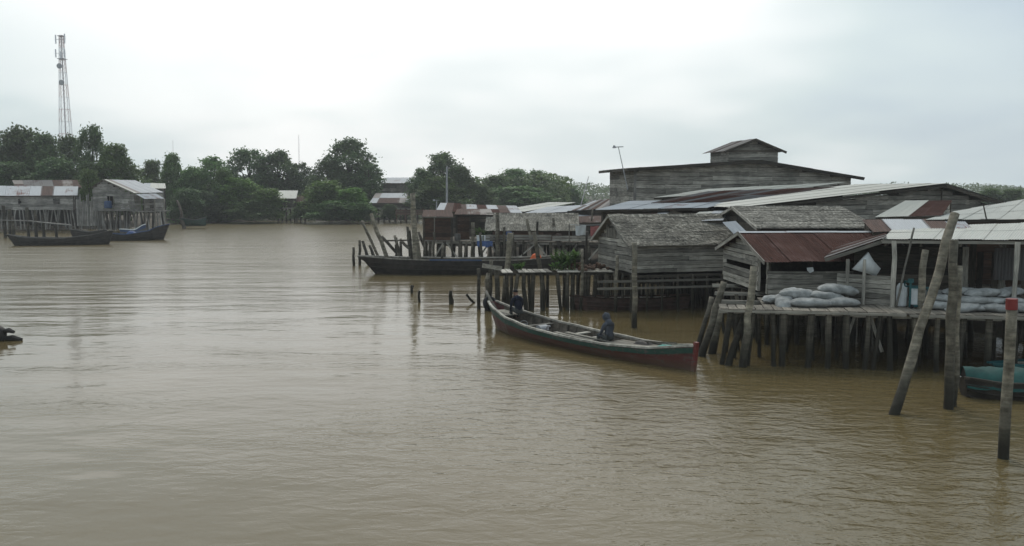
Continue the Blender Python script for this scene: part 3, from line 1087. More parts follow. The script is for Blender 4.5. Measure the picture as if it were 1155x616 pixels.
root = thing('small_gable', (at(770, 247, 42).x, 42, .8), 'small dark plank gable peeping over the near thatched roof', 'shed')
gl, ga, gr = at(742, 250, 41.9), at(757, 238.5, 41.9), at(786, 248, 41.9)
wall(root, (gl.x, 41.9), (gr.x, 41.9), .9, [(0, gl.z), (ga.x - gl.x, ga.z - .05), (gr.x - gl.x, gr.z)], .2, 'brown_plank')
dz = Vector((0, 2.2, 0))
roof_slope(root, ga + Vector((0, -.25, .06)), ga + dz, gr + Vector((.2, -.25, 0)), gr + dz + Vector((.2, 0, 0)), 'rust_mix')
plank('barge_board', root, ga + Vector((0, -.27, 0)), gr + Vector((.2, -.27, -.05)), .12, .04, 'dark_plank')
plank('barge_board', root, ga + Vector((0, -.27, 0)), gl + Vector((0, -.27, -.05)), .12, .04, 'dark_plank')
roof_shed('pale_roof_shed', 'small pale corrugated roof between the two thatched ridges', 'shed',
          at(770, 250, 40), at(815, 249, 40), at(822, 238, 43), at(790, 239, 43), ['zinc_white', 'zinc_grey'], wmat='dark_plank')
roof_shed('dark_roof_shed', 'dark rusty long roof left of the warehouse corner', 'shed',
          at(640, 238, 70), at(708, 234, 62), at(712, 222.5, 65), at(668, 227, 75), ['dark_sheet', 'rust_mix', 'zinc_grey'], zg=.9)
roof_shed('white_strip_shed', 'thin bright white corrugated roof above the riverside thatched shed', 'shed',
          at(556, 238.5, 76), at(592, 239, 74), at(650, 229, 86), at(620, 228.5, 88), 'zinc_white', zg=.9)
roof_shed('grey_strip_shed', 'pale grey corrugated roof right of the thin bright white roof', 'shed',
          at(590, 241, 71), at(650, 239, 70), at(672, 231, 77), at(618, 233.5, 78), 'zinc_grey', zg=.9)
roof_shed('mixed_roof_shed', 'patchwork of rusty and pale sheets roofing a shed behind the river landing', 'shed',
          at(515, 240, 69), at(590, 242, 67), at(582, 232.5, 72), at(515, 230.5, 74), ['rust_mix', 'rust_sheet', 'rust_mix', 'zinc_grey'], zg=.9)
roof_shed('rust_roof_shed', 'small rusty roof with pale edge left of the patchwork roof', 'shed',
          at(492, 238, 69), at(519, 239, 68), at(520, 229.5, 72), at(497, 229, 73), ['rust_sheet', 'rust_mix'], zg=.9, seq=['zinc_grey', 'rust_mix', 'rust_sheet'])

# right-hand roofs
roof_shed('small_white_rust_shed', 'small steep roof half white half rust in front of the plank hall', 'shed',
          at(988, 245, 36), at(1062, 243.5, 35.6), at(1074, 226.5, 38.2), at(1022, 226.5, 38.6), None, wmat='grey_plank',
          seq=['zinc_white', 'zinc_white', 'rust_sheet', 'rust_sheet', 'rust_mix'], wid=.6)
roof_shed('upper_pale_shed', 'high pale cream corrugated roof at the right edge behind the sack shelter', 'shed',
          at(1045, 248, 33.8), at(1210, 247, 33.0), at(1230, 213, 42), at(1078, 238.5, 40), 'zinc_white', wmat='rust_boards' if 'rust_boards' in MATS else 'brown_plank', wid=.9)
roof_shed('patched_low_shed', 'low patched roof of grey and rusty sheets between rust roof and sack shelter', 'shed',
          at(985, 262, 31.2), at(1095, 257.5, 31.0), at(1085, 247.5, 34.5), at(972, 248, 34.5), None, wmat='dark_plank', zg=1.7,
          seq=['rust_mix', 'zinc_grey', 'zinc_grey', 'rust_mix', 'zinc_blue'])
# ------------------------------------------------------------------ the loading pier with the sack shelter
PZ = 1.7
pA, pB = G(812, 348, PZ), G(1155, 356.5, PZ)
pu = (pB - pA).normalized()
pB = pA + pu * 11.5
pv = Vector((-pu.y, pu.x, 0))
root = thing('loading_pier', (pA.x, pA.y, 0), 'long plank loading pier on crooked piles under the sacks, lower right', 'pier')
n = int((pB - pA).length / .26)
for i in range(n):
    p = pA + pu * (i + .5) * .26
    f0 = rnd.uniform(-.06, .05)
    pxx = CX + FOC * p.x / p.y
    dl = 1.1 + rnd.uniform(-.1, .15) if pxx < 868 else (3.1 if pxx < 1000 else 9.0)
    plank('deck_board', root, Z(p + pv * f0, PZ - .02 + rnd.uniform(0, .012)), Z(p + pv * dl, PZ - .02), .245, .035, 'deck_wood', up=pu)
for off in (.25, 2.6, 5.0, 7.6):
    for k in range(3):
        p, q = pA.lerp(pB, k / 3), pA.lerp(pB, (k + 1) / 3)
        plank('deck_beam', root, Z(p + pv * off, PZ - .11 - .02 * (k % 2)), Z(q + pv * off + pu * .15, PZ - .11 - .02 * (k % 2)), .12, .1, 'grey_plank')
plank('edge_board', root, Z(pA - pv * .07, PZ - .06), Z(pA - pv * .07 + pu * 5.2, PZ - .055), .07, .04, 'pale_plank')
plank('edge_board', root, Z(pA - pv * .07 + pu * 5.3, PZ - .07), Z(pB - pv * .07, PZ - .06), .07, .04, 'pale_plank')
front = [(826, -14, 1.0), (851, -9, 1.0), (874, 5, .9), (886, 1, 1.2), (918, -5, 1.1), (938, 0, 1.0), (958, 1, 1.1), (984, -6, .8), (997, -11, .8), (1008, 4, 1.0),
         (1036, 2, 1.2), (1062, 2, .9), (1092, -6, 1.0), (1122, 0, 1.2), (1150, 3, 1.0), (1180, 0, 1.1), (1205, -5, 1.0)]
def on_line(px, off):
    # point of the pier's front line (shifted by off) seen in column px
    k = (px - CX) / FOC
    P = pA + pv * off
    t = (k * P.y - P.x) / (pu.x - k * pu.y)
    return P + pu * t
for px, lean, rs in front:
    q = on_line(px, .12)
    p = on_line(px + lean, .05)
    post('pile', root, Z(p, -1.1), Z(q, PZ - .04), .092 * rs)
for off in (1.4, 2.7, 4.3, 6.2, 8.2):
    for k in range(11):
        q = pA + pu * (k + rnd.uniform(.2, .8)) * 11.3 / 11 + pv * off
        p = q + Vector((rnd.uniform(-.35, .35), rnd.uniform(-.3, .3), 0))
        post('pile', root, Z(p, -1.1), Z(q, PZ - .05), rnd.uniform(.06, .10))
plank('brace', root, Z(on_line(960, .3), .9), Z(on_line(968, .3), 1.6), .08, .06, 'grey_plank')
plank('brace', root, Z(on_line(1000, .3), .5), Z(on_line(985, .3), 1.6), .09, .06, 'grey_plank')

# sack shelter (big open roof on the pier)
E0, E1 = at(996, 270, 26.9), at(1225, 271.5, 25.9)
R0, R1 = at(1010, 257, 33.0), at(1240, 249, 32.5)
base = E0
root = thing('sack_shelter', (E0.x, E0.y, PZ), 'open sided shelter with wide pale corrugated roof over the sack stacks, far right', 'shelter')
roof_slope(root, R0, R1, E0, E1, ['zinc_white'], wid=.9, tier=3.5)
for k in range(7):
    p, q = E0.lerp(R0, k / 6), E1.lerp(R1, k / 6)
    plank('purlin', root, p + Vector((0, .08, -.08)), q + Vector((0, .08, -.08)), .09, .06, 'grey_plank' if k == 0 else 'dark_plank')
for t in (.02, .2, .4, .6, .8):
    p, q = E0.lerp(E1, t), R0.lerp(R1, t)
    plank('rafter', root, p + Vector((0, .1, -.17)), q + Vector((0, 0, -.17)), .1, .06, 'dark_plank')
for px in (1009.5, 1148, 1200):
    p = on_line(px, 1.35)
    zt = 3.6
    post('roof_post', root, Z(p, PZ - .02), Z(p, zt + .1), .075, 'grey_plank')
# lean-to wing that slopes down on its left
S0, S1 = at(1000, 269, 27.0), at(930, 291.5, 27.8)
T0, T1 = at(1000, 262.5, 31.5), at(944, 279, 31.0)
roof_slope(root, S0 + Vector((0, 0, .03)), T0, S1, T1, ['rust_sheet', 'dark_sheet'], wid=.9)
plank('barge_board', root, S0 + Vector((0, -.04, -.05)), S1 + Vector((0, -.04, -.05)), .11, .04, 'pale_plank')
for px in (958, 976):
    p = on_line(px, 1.75)
    post('roof_post', root, Z(p, PZ - .02), Z(p, 3.1), .055, 'grey_plank')
# low plank wall below the wing
wA, wB = on_line(946, 2.2), on_line(1009, 1.7)
wall(root, xy(wA), xy(wB), PZ, PZ + .92, .17, 'grey_plank', name='wall_plank')
wall(root, xy(on_line(965, 4.2)), xy(on_line(1080, 4.3)), PZ, 3.4, .25, 'dark_plank')
# back wall of upright boards, with gaps
s = 0.0
pL, pR = on_line(1040, 4.6), on_line(1235, 5.0)
while s < 1:
    p = pL.lerp(pR, s)
    hgt = rnd.uniform(1.35, 1.9)
    if rnd.random() < .9:
        plank('upright_board', root, Z(p, PZ), Z(p, PZ + hgt), .2, .03, rnd.choice(['grey_plank', 'dark_plank', 'dark_plank', 'brown_plank']), up=pu)
    s += .235 / (pR - pL).length
o = sheet('hung_sheet', root, Z(on_line(1142, 4.3), 3.35), Z(on_line(1142, 4.3), 2.3), 1.0, pu, 'dark_sheet')

# hanging white bag
m = MB()
hp = [at(979.5, 284.5, 27.3), at(962, 304, 27.35), at(975, 307.5, 27.25), at(988, 312, 27.3), at(993.5, 303, 27.35), at(986, 295, 27.3)]
hq = [p + Vector((.02, .14, 0)) for p in hp]
ctr = at(978, 301, 27.16)
n = len(hp)
m.add(hp + hq + [ctr, ctr + Vector((0, .3, 0))], [(i, (i + 1) % n, 2 * n) for i in range(n)] + [(n + (i + 1) % n, n + i, 2 * n + 1) for i in range(n)] + [(i, n + i, n + (i + 1) % n, (i + 1) % n) for i in range(n)])
tag(m.build('hanging_bag', 'white_cloth', origin=hp[0], smooth=True), 'white triangular cloth bag hanging under the low rusty wing roof', 'bag')

# ------------------------------------------------------------------ sacks
def sack_mesh(k):
    key = ('sack', k)
    if key in PIECE: return PIECE[key]
    r = random.Random(400 + k)
    b = MB()
    nx, ny = 22, 18
    vs, fs = [], []
    for i in range(nx + 1):
        x = -1 + 2 * i / nx
        e = (1 - abs(x) ** 3.2) ** 0.5 if abs(x) < 1 else 0
        hw = 0.16 + 0.84 * e
        hh = 0.02 + 0.98 * e ** 1.3
        for j in range(ny):
            t = 2 * math.pi * j / ny
            cy, sz = math.cos(t), math.sin(t)
            y = math.copysign(abs(cy) ** .75, cy) * hw
            z = math.copysign(abs(sz) ** .85, sz) * hh
            nn = 0.22 * mnoise.noise(Vector((x * 2.2 + k * 7, y * 1.8, z * 1.5 + k)))
            n2 = 0.13 * mnoise.noise(Vector((x * 6 + k * 7, y * 5, z * 2 + k)))
            n2 -= 0.16 * (1 - abs(mnoise.noise(Vector((x * 4.2 + k * 3, y * 2.6 + k, z * 1.2))) * 2.2)) ** 4
            sag = -0.10 * x * x
            vs.append((x * 0.5, y * (0.27 + nn * .2), z * 0.125 + (nn + n2) * .12 + sag * .3 + .125))
    for i in range(nx):
        for j in range(ny):
            fs.append((i * ny + j, i * ny + (j + 1) % ny, (i + 1) * ny + (j + 1) % ny, (i + 1) * ny + j))
    fs.append(tuple(range(ny)))
    fs.append(tuple(nx * ny + j for j in reversed(range(ny))))
    b.add(vs, fs)
    PIECE[key] = b.mesh('sack', 'sack_cloth', smooth=True)
    return PIECE[key]
def sack(pos, rz, ry, sx, label, group, k, sz=1.0):
    o = link('sack', sack_mesh(k), None, Matrix.Translation(pos) @ Matrix.Rotation(rz, 4, 'Z') @ Matrix.Rotation(ry, 4, 'Y') @ Matrix.Diagonal((sx, sx, sx * sz * .8, 1)))
    return tag(o, label, 'sack', group)
def on_deck(px, off, z=PZ):
    p = on_line(px, off)
    return Vector((p.x, p.y, z + .005))
g1 = 'sacks heaped on the open pier'
sack(on_deck(875, 1.65), R(25), 0, .85, 'leftmost plump grey sack of the heap on the open pier', g1, 0, 1.5)
sack(on_deck(887, 1.15), R(70), R(-18), 1.0, 'grey sack slumped on end at the left of the pier heap', g1, 1, 1.4)
sack(on_deck(916, .95), R(-4), 0, 1.28, 'long flat sack at the front bottom of the pier heap', g1, 2, 1.05)
sack(on_deck(951, 1.25), R(4), 0, 1.18, 'sack at the right bottom of the pier heap', g1, 3, 1.15)
sack(on_deck(933, 1.45, PZ + .17), R(12), R(6), 1.2, 'sack across the middle of the pier heap', g1, 4, 1.05)
sack(on_deck(902, 1.4, PZ + .18), R(-8), R(3), 1.15, 'rounded sack on top left of the pier heap', g1, 5, 1.4)
sack(on_deck(947, 1.75, PZ + .31), R(5), R(5), 1.3, 'topmost sack at the right of the pier heap with a tied corner', g1, 6, 1.15)
g2 = 'sacks stacked under the shelter'
rows2 = [(0, [(1068, .9), (1090, .75), (1112, .8), (1136, .7), (1162, .8)]), (1, [(1075, 1.2), (1100, 1.15), (1125, 1.1), (1150, 1.2)]), (2, [(1088, 1.7), (1112, 1.6), (1138, 1.7)])]
words = [['bottom', 'middle', 'top'], ['leftmost', 'second from left', 'third from left', 'fourth from left', 'rightmost']]
for lv, lst in rows2:
    for i, (px, off) in enumerate(lst):
        pos_w = words[1][i] if i < len(lst) - 1 else 'rightmost'
        sack(on_deck(px + rnd.uniform(-4, 4), off + rnd.uniform(-.15, .15), PZ + .18 * lv), R(rnd.uniform(-38, 38)), R(rnd.uniform(-9, 9)), rnd.uniform(.92, 1.15),
             'pale sack under the wide pale roof, %s row, %s in the stack' % (words[0][lv], pos_w), g2, rnd.randrange(8), rnd.uniform(.95, 1.15))
for i, (px, off, z, w) in enumerate([(1052, 2.2, 0, 'on the floor behind the teal frame'), (1058, 2.6, .2, 'laid on the sack behind the teal frame')]):
    sack(on_deck(px, off, PZ + z), R(20 - 30 * i), 0, 1.05, 'dim grey sack %s' % w, g2, 3 + i)

# teal weighing frame with a white drum
p = on_deck(1036, 1.3)
root = thing('weighing_frame', p, 'teal metal frame with wheels and upright bar holding a pale drum, beside the stacked sacks', 'machine')
m = MB()
for dx in (-.26, .26):
    for dy in (-.2, .2):
        m.bar(p + Vector((dx, dy, .05)), p + Vector((dx, dy, .78 if dx < 0 else .62)), .045, .045)
m.bar(p + Vector((-.28, -.2, .62)), p + Vector((.28, -.2, .62)), .05, .05)
m.bar(p + Vector((-.28, .2, .62)), p + Vector((.28, .2, .62)), .05, .05)
m.bar(p + Vector((-.28, -.22, .08)), p + Vector((.28, -.22, .08)), .06, .06)
m.bar(p + Vector((-.26, -.2, .78)), p + Vector((-.26, .2, .78)), .05, .05)
m.build('frame', 'teal_paint', root)
m = MB()
q = p + Vector((0.02, 0, 0))
m.tube([q + Vector((0, 0, z)) for z in (.1, .13, .3, .5, .56, .6)], [.19, .2, .2, .2, .19, .12], 14)
m.build('drum', 'white_plastic', root, smooth=False)
m = MB()
m.box(p + Vector((-.26, -.2, .83)), .16, .06, .12)
m.build('dial', 'teal_paint', root)
for dx in (-.22, .22):
    m = MB()
    m.tube([p + Vector((dx, -.26, .06)), p + Vector((dx, -.2, .06))], .06, 10)
    m.build('wheel', 'rubber', root)
p = on_deck(1020, 1.55)
m = MB()
m.tube([p + Vector((0, 0, z)) for z in (.01, .05, .35, .6, .68, .7)], [.14, .15, .16, .15, .11, .08], 12)
tag(m.build('jerry_can', 'white_plastic', origin=p), 'whitish plastic drum standing left of the teal frame', 'drum')

# ------------------------------------------------------------------ free poles in the river
def pole(name, base, top, r0, r1, label, cat='pole', mat='pole_wood', n=9, knots=.06, group=None, bend=.03, zb=-1.5):
    base, top = Vector(base), Vector(top)
    d = (top - base)
    low = base - d * ((base.z - zb) / max(.3, d.z)) if d.z > .05 else base
    rr = random.Random(hash(label) & 0xffff if False else len(label) * 31 + int(abs(base.x) * 100))
    m = MB()
    pts, rad = [], []
    K = 9
    for i in range(K + 1):
        t = i / K
        p = low.lerp(top, t) + Vector((rr.uniform(-bend, bend), rr.uniform(-bend, bend), 0))
        pts.append(p)
        rad.append((r0 + (r1 - r0) * t) * rr.uniform(1 - knots, 1 + knots))
    m.tube(pts, rad, n)
    o = m.build(name, mat, origin=low, smooth=True)
    return tag(o, label, cat, group)
gp = 'poles standing in the river'
bp_ = G(1132, 517); tp = at(1141, 348, bp_.y - .15)
o = thing('marker_pole', bp_, 'pale straight pole with red painted top, nearest in the water', 'pole', gp)
m = MB()
rr = random.Random(4)
low = bp_ + (bp_ - tp) * .5
m.tube([low.lerp(tp, i / 8) + Vector((rr.uniform(-.012, .012), 0, 0)) for i in range(9)], [.11, .105, .105, .1, .1, .098, .095, .095, .095], 12)
m.build('shaft', 'pole_wood', o, smooth=True)
m = MB()
t2 = at(1141.3, 337, tp.y)
m.tube([tp - (t2 - tp) * .1, t2], [.105, .105], 14)
m.build('red_cap', 'red_paint', o)
bp_ = G(1009, 467)
pole('mooring_pole', bp_, at(1078, 241, bp_.y + 1.2), .125, .11, 'thick pole leaning far to the right in front of the pier', group=gp)
bp_ = G(1069, 461)
pole('mooring_pole', bp_, at(1076.5, 271, bp_.y), .12, .10, 'tall upright pole just right of the big leaning pole', group=gp)
bp_ = G(1075, 458)
pole('mooring_pole', bp_, at(1081, 300, bp_.y), .10, .09, 'shorter upright pole touching the right side of the tall upright pole', group=gp)
bp_ = G(1034, 412)
pole('mooring_pole', bp_, at(1043.5, 282, bp_.y), .12, .10, 'upright pole at the pier edge behind the big leaning pole', group=gp)
bp_ = G(716, 370)
pole('mooring_pole', bp_, at(716.5, 274, bp_.y), .11, .10, 'single straight pole in the water before the near thatched hut', group=gp)
bp_ = G(838, 414)
pole('mooring_pole', bp_, at(850, 300, bp_.y + .3), .125, .10, 'thick pale pole leaning at the left corner of the loading pier', group=gp, mat='pole_wood')
for (bx, by, tx, ty, r, lab) in [
        (792, 402, 816, 318, .13, 'pale leaning log, foremost of the cluster left of the loading pier'),
        (803, 399, 812, 345, .15, 'short thick leaning log in the cluster left of the loading pier'),
        (786, 398, 803, 335, .10, 'thin dark leaning log leftmost in the cluster left of the loading pier'),
        (822, 412, 842, 352, .12, 'dark leaning pile under the left corner of the loading pier'),
        (818, 396, 824, 350, .10, 'upright dark pile at the left end of the loading pier')]:
    p = G(bx, by)
    pole('leaning_log', p, at(tx, ty, p.y + .5), r, r * .8, lab, mat='pile_wood' if 'dark' in lab else 'pole_wood', group='logs beside the loading pier')
# thin rod propped under the shelter roof
p = on_deck(1014, 1.2)
pole('prop_rod', p, at(1031, 257, p.y + .2), .035, .03, 'thin pale rod leaning up through the low patched roof', 'rod', 'pale_plank', bend=.01, zb=PZ)

# stumps by the boat
for (bx, by, tx, ty, r, lab) in [
        (465, 331, 464.5, 322, .10, 'short round stump in the river, leftmost of the four'),
        (473, 341, 473, 328, .08, 'thin short stump in the river with a slanted top'),
        (509, 343, 508, 328, .12, 'dark forked stump in the river near the boat stern'),
        (535, 342, 526, 332, .07, 'short broken stick leaning left beside the boat stern')]:
    p = G(bx, by)
    pole('stump', p, at(tx, ty, p.y), r, r * .75, lab, 'stump', 'pile_wood', knots=.2, group='stumps in the river')

# ------------------------------------------------------------------ small jetty with plants (between boat and hut)
jA, jB = G(566, 307, 1.7), G(692, 306, 1.7)
ju = (jB - jA).normalized(); jv = Vector((-ju.y, ju.x, 0))
root = thing('plant_jetty', (jA.x, jA.y, 0), 'narrow broken jetty on thin dark piles carrying plants, left of the near thatched hut', 'pier')
Lj = (jB - jA).length
n = int(Lj / .24)
for i in range(n):
    p = jA + ju * (i + .5) * Lj / n
    if rnd.random() < .07: continue
    plank('deck_board', root, Z(p + jv * rnd.uniform(-.1, .05), 1.68), Z(p + jv * (1.5 + rnd.uniform(-.1, .2)), 1.68), .22, .035, 'grey_plank', up=ju)
for off in (.2, 1.3):
    plank('deck_beam', root, Z(jA + jv * off - ju * .3, 1.58), Z(jB + jv * off, 1.58), .11, .09, 'dark_plank')
def jline(px, off):
    k = (px - CX) / FOC
    P = jA + jv * off
    t = (k * P.y - P.x) / (ju.x - k * ju.y)
    return P + ju * t
for px, lean, zt in [(571, -3, 1.6), (584, 8, 1.6), (590, -6, 1.62), (601, 2, 1.6), (611, -3, 1.6), (629, -7, 1.6), (640, 0, 1.62), (647, 1, 1.6), (658, -4, 1.6), (664, 2, 1.6), (672, 3, 1.6), (684, -2, 1.6)]:
    post('pile', root, Z(jline(px - lean, .1), -1), Z(jline(px, .2), zt), .10 * rnd.uniform(.8, 1.2))
for px in (577, 596, 618, 637, 653, 677, 688):
    post('pile', root, Z(jline(px + rnd.uniform(-4, 4), 1.2), -1), Z(jline(px, 1.3), 1.6), .085)
# ruined posts at the left end of it
for (bx, by, tx, ty, r, lab) in [
        (540.5, 349, 540, 303, .09, 'thin upright post, leftmost at the broken end of the plant jetty'),
        (549, 351, 550, 308, .10, 'upright post second from the broken end of the plant jetty'),
        (553, 347, 554, 293, .10, 'taller post with a cross plank by the broken end of the plant jetty'),
        (561, 352, 560, 300, .12, 'thick post right of the cross plank at the broken jetty end'),
        (568, 345, 575, 263, .15, 'tall split pole rising well above the plant jetty'),
        (616, 340, 602, 262, .11, 'tall pale pole leaning left behind the plant jetty'),
        (694, 352, 696, 288, .08, 'thin upright post at the left corner of the near thatched hut'),
        (655, 350, 657, 281, .08, 'thin pole in front of the jetty plants')]:
    p = G(bx, by)
    pole('jetty_post', p, at(tx, ty, p.y), r, r * .85, lab, 'post', 'pile_wood' if ty > 290 else 'pole_wood', group='posts around the plant jetty')
root = thing('cross_plank', at(545, 301, 37.6), 'loose plank lying across the posts at the broken jetty end', 'plank')
plank('board', root, at(544, 299.5, 37.4), at(566, 303, 37.6), .18, .05, 'pale_plank')

def leaf_blade(m, base, tip, w, droop=.2, n=5):
    base, tip = Vector(base), Vector(tip)
    d = tip - base
    side = d.cross(Vector((0, 0, 1)))
    if side.length < 1e-3: side = Vector((1, 0, 0))
    side.normalize()
    k = len(m.v)
    for i in range(n + 1):
        t = i / n
        p = base + d * t + Vector((0, 0, -droop * t * t * d.length))
        ww = w * math.sin(math.pi * min(.97, .1 + t * .9)) * .5
        m.v += [tuple(p - side * ww), tuple(p + Vector((0, 0, -.02))), tuple(p + side * ww)]
    for i in range(n):
        a_ = k + 3 * i
        m.f += [(a_, a_ + 1, a_ + 4, a_ + 3), (a_ + 1, a_ + 2, a_ + 5, a_ + 4)]
def leafy_plant(name, pos, h, w, label, nblades=26, bw=.12, group=None, seed=1):
    r = random.Random(seed)
    root = thing(name, pos, label, 'plant', group)
    m = MB(); s = MB()
    for i in range(nblades):
        a = r.uniform(0, 6.28)
        st = Vector(pos) + Vector((r.uniform(-.5, .5) * w * .7, r.uniform(-.5, .5) * w * .4, 0))
        up = st + Vector((r.uniform(-.1, .1), r.uniform(-.1, .1), h * r.uniform(.25, .6)))
        s.tube([st, up], [.015, .01], 4)
        for j in range(3):
            a = r.uniform(0, 6.28)
            tip = up + Vector((math.cos(a) * w * .35 * r.uniform(.5, 1), math.sin(a) * w * .3 * r.uniform(.5, 1), h * r.uniform(-.05, .5)))
            leaf_blade(m, up, tip, bw * r.uniform(.7, 1.3))
    s.build('stem', 'leaf_mid', root)
    m.build('foliage', 'leaf_plant', root)
    return root
p = jline(638, 1.0); leafy_plant('potted_greens', Z(p, 1.7), 1.05, 1.3, 'bushy bright green plants heaped on the jetty left of the near thatched hut', 46, .13, seed=3)
p = jline(628, .7); leafy_plant('broad_leaf_plant', Z(p, 1.7), .45, .6, 'pale broad leaves sticking out left of the bushy jetty plants', 8, .17, seed=8)
p = jline(585, 1.2); leafy_plant('small_shrub', Z(p, 1.7), .4, .55, 'small green plant alone on the left part of the jetty', 16, .1, seed=5)
r = random.Random(12)
m = MB()
c0 = jline(660, .9)
for i in range(46):
    q = Vector((c0.x + r.gauss(0, .42), c0.y + r.gauss(0, .3), 1.72 + r.uniform(0, .22)))
    m.tube([q + Vector((-.08, 0, 0)), q + Vector((-.05, 0, .02)), q + Vector((.05, 0, .02)), q + Vector((.08, r.uniform(-.03, .03), 0))], [.02, .07, .07, .02], 6)
tag(m.build('husk_heap', 'brown_plank', origin=Z(c0, 1.7)), 'heap of reddish brown husks beside the bushy jetty plants', 'husks', kind='stuff')

# ------------------------------------------------------------------ boats
def interp(tab, s):
    for (a, x), (b_, y) in zip(tab, tab[1:]):
        if a <= s <= b_:
            t = (s - a) / max(1e-6, b_ - a)
            t = t * t * (3 - 2 * t) * .5 + t * .5
            return x + (y - x) * t
    return tab[-1][1]
def boat(name, label, A, B, beam, sheer, shape, mats, rake=(.3, .1), keel=-.25, group=None, thwarts=(.2, .4, .6, .8), n=36, floor=True, strake=True, wall_t=.045, planks=True):
    A, B = Vector(A), Vector(B)
    A.z = B.z = 0
    Lb = (B - A).length
    ux = (B - A) / Lb
    uy = Vector((-ux.y, ux.x, 0))
    root = thing(name, (A + B) / 2, label, 'boat', group)
    prof = [(0.0, 0.0), (.42, .08), (.74, .30), (.90, .55), (.97, .76), (1.0, 1.0)]
    def P(s, yf, zf, side, inset=0.0):
        zs = interp(sheer, s)
        kz = keel + (max(0, abs(s - .5) - .38) / .12) ** 2 * .12
        z = kz + (zs - kz) * zf
        hb = max(.0, interp(shape, s) * beam / 2 - inset)
        up = max(0, z) / max(.2, zs)
        x = s * Lb - rake[0] * max(0, 1 - s / .15) * up ** 1.2 + rake[1] * max(0, 1 - (1 - s) / .15) * up
        return A + ux * x + uy * (side * hb * yf) + Vector((0, 0, z))
    m = MB(); inn = MB(); st = MB()
    rows = [(p, -1) for p in reversed(prof)] + [(p, 1) for p in prof[1:]]
    vs = [P(i / n, p[0], p[1], sd) for i in range(n + 1) for (p, sd) in rows]
    k = len(rows)
    fs = [(i * k + j, (i + 1) * k + j, (i + 1) * k + j + 1, i * k + j + 1) for i in range(n) for j in range(k - 1)]
    fs.append(tuple(range(k)))
    fs.append(tuple(n * k + j for j in reversed(range(k))))
    m.add(vs, fs)
    m.build('hull', mats['hull'], root)
    # inside skin
    pin = [(.55, .34), (.80, .42), (.93, .65), (1.0, .985)]
    rin = [(p, -1) for p in reversed(pin)] + [(p, 1) for p in pin]
    kk = len(rin)
    s0, s1 = 1, n - 1
    vs = [P(i / n, p[0], p[1], sd, wall_t) for i in range(s0, s1 + 1) for (p, sd) in rin]
    fs = [(i * kk + j, i * kk + j + 1, (i + 1) * kk + j + 1, (i + 1) * kk + j) for i in range(s1 - s0) for j in range(kk - 1)]
    inn.add(vs, fs)
    inn.build('inner_planking', mats.get('inside', 'grey_plank'), root)
    for side in (-1, 1):
        if strake:
            g = MB()
            vs = []
            for i in range(n + 1):
                for zf, yf in ((.76, .955), (.76, .985), (.95, 1.0)):
                    q = P(i / n, yf, zf, side) + uy * side * .014
                    vs.append(q)
            fs = [(i * 3 + j, i * 3 + 3 + j, i * 3 + 4 + j, i * 3 + 1 + j) for i in range(n) for j in range(2)]
            g.add(vs, fs)
            g.build('strake', mats['strake'], root)
        elif planks:
            for zf, yf in ((.30, .74), (.55, .90), (.76, .97)):
                g = MB()
                g.tube([P(i / n, yf, zf, side) + uy * side * .012 for i in range(n + 1)], .022, 4)
                g.build('rubbing_strip', mats['hull'], root)
        g = MB()
        vs = []
        for i in range(n + 1):
            q = P(i / n, 1, 1, side)
            o_ = uy * side
            for (dy, dz) in ((.035, -.02), (.035, .04), (-.065, .04), (-.065, -.02)):
                vs.append(q + o_ * dy + Vector((0, 0, dz)))
        fs = []
        for i in range(n):
            for j in range(4):
                fs.append((i * 4 + j, i * 4 + (j + 1) % 4, i * 4 + 4 + (j + 1) % 4, i * 4 + 4 + j))
        fs += [(0, 1, 2, 3), (n * 4 + 3, n * 4 + 2, n * 4 + 1, n * 4)]
        g.add(vs, fs)
        g.build('gunwale', mats['rail'], root)
    for s in thwarts:
        q0, q1 = P(s, .93, .86, -1, wall_t), P(s, .93, .86, 1, wall_t)
        plank('thwart', root, q0, q1, .2, .03, mats.get('thwart', 'grey_plank'), up=ux)
    if floor:
        for yy in (-.5, -.18, .15, .47):
            for (sa, sb) in ((.14, .36), (.365, .62), (.625, .86)):
                f = lambda s: P(s, abs(yy), .37, 1 if yy > 0 else -1, wall_t)
                q0, q1 = f(sa), f(sb)
                q0.z = q1.z = max(q0.z, q1.z) + .02
                plank('floor_board', root, q0, q1, .2, .025, mats.get('floor', 'grey_plank'), up=uy)
    return root, P, ux, uy

bA, bB = G(563, 371), G(781, 418.5)
boatroot, BP, bx_, by_ = boat('longboat', 'long open wooden boat with green top strake and red bow carrying two men', bA, bB, 1.75,
    [(0, 1.0), (.05, .82), (.15, .62), (.3, .50), (.5, .44), (.7, .44), (.85, .52), (1, .74)],
    [(0, .22), (.05, .48), (.15, .8), (.35, 1), (.6, .98), (.8, .72), (.93, .36), (1, .07)],
    dict(hull='hull_red', strake='hull_green', rail='grey_plank', inside='dark_plank', floor='grey_plank'), rake=(.45, .08), thwarts=(.24, .44, .53, .74))
# bow stem, stern post and stern curl
m = MB()
m.bar(BP(1, 0, .1, 1) + bx_ * .03, BP(1, 0, 1, 1) + bx_ * .05 + Vector((0, 0, .12)), .12, .12, up=bx_)
m.build('stem', 'stem_red', boatroot)
m = MB()
sp = BP(0, 0, 1, 1)
m.tube([BP(0.02, 0, .6, 1), sp - bx_ * .05 + Vector((0, 0, -.1)), sp - bx_ * .25 + Vector((0, 0, .12)), sp - bx_ * .42 + Vector((0, 0, .36))], [.1, .10, .075, .05], 7)
m.build('stern_post', 'pale_plank', boatroot, smooth=True)
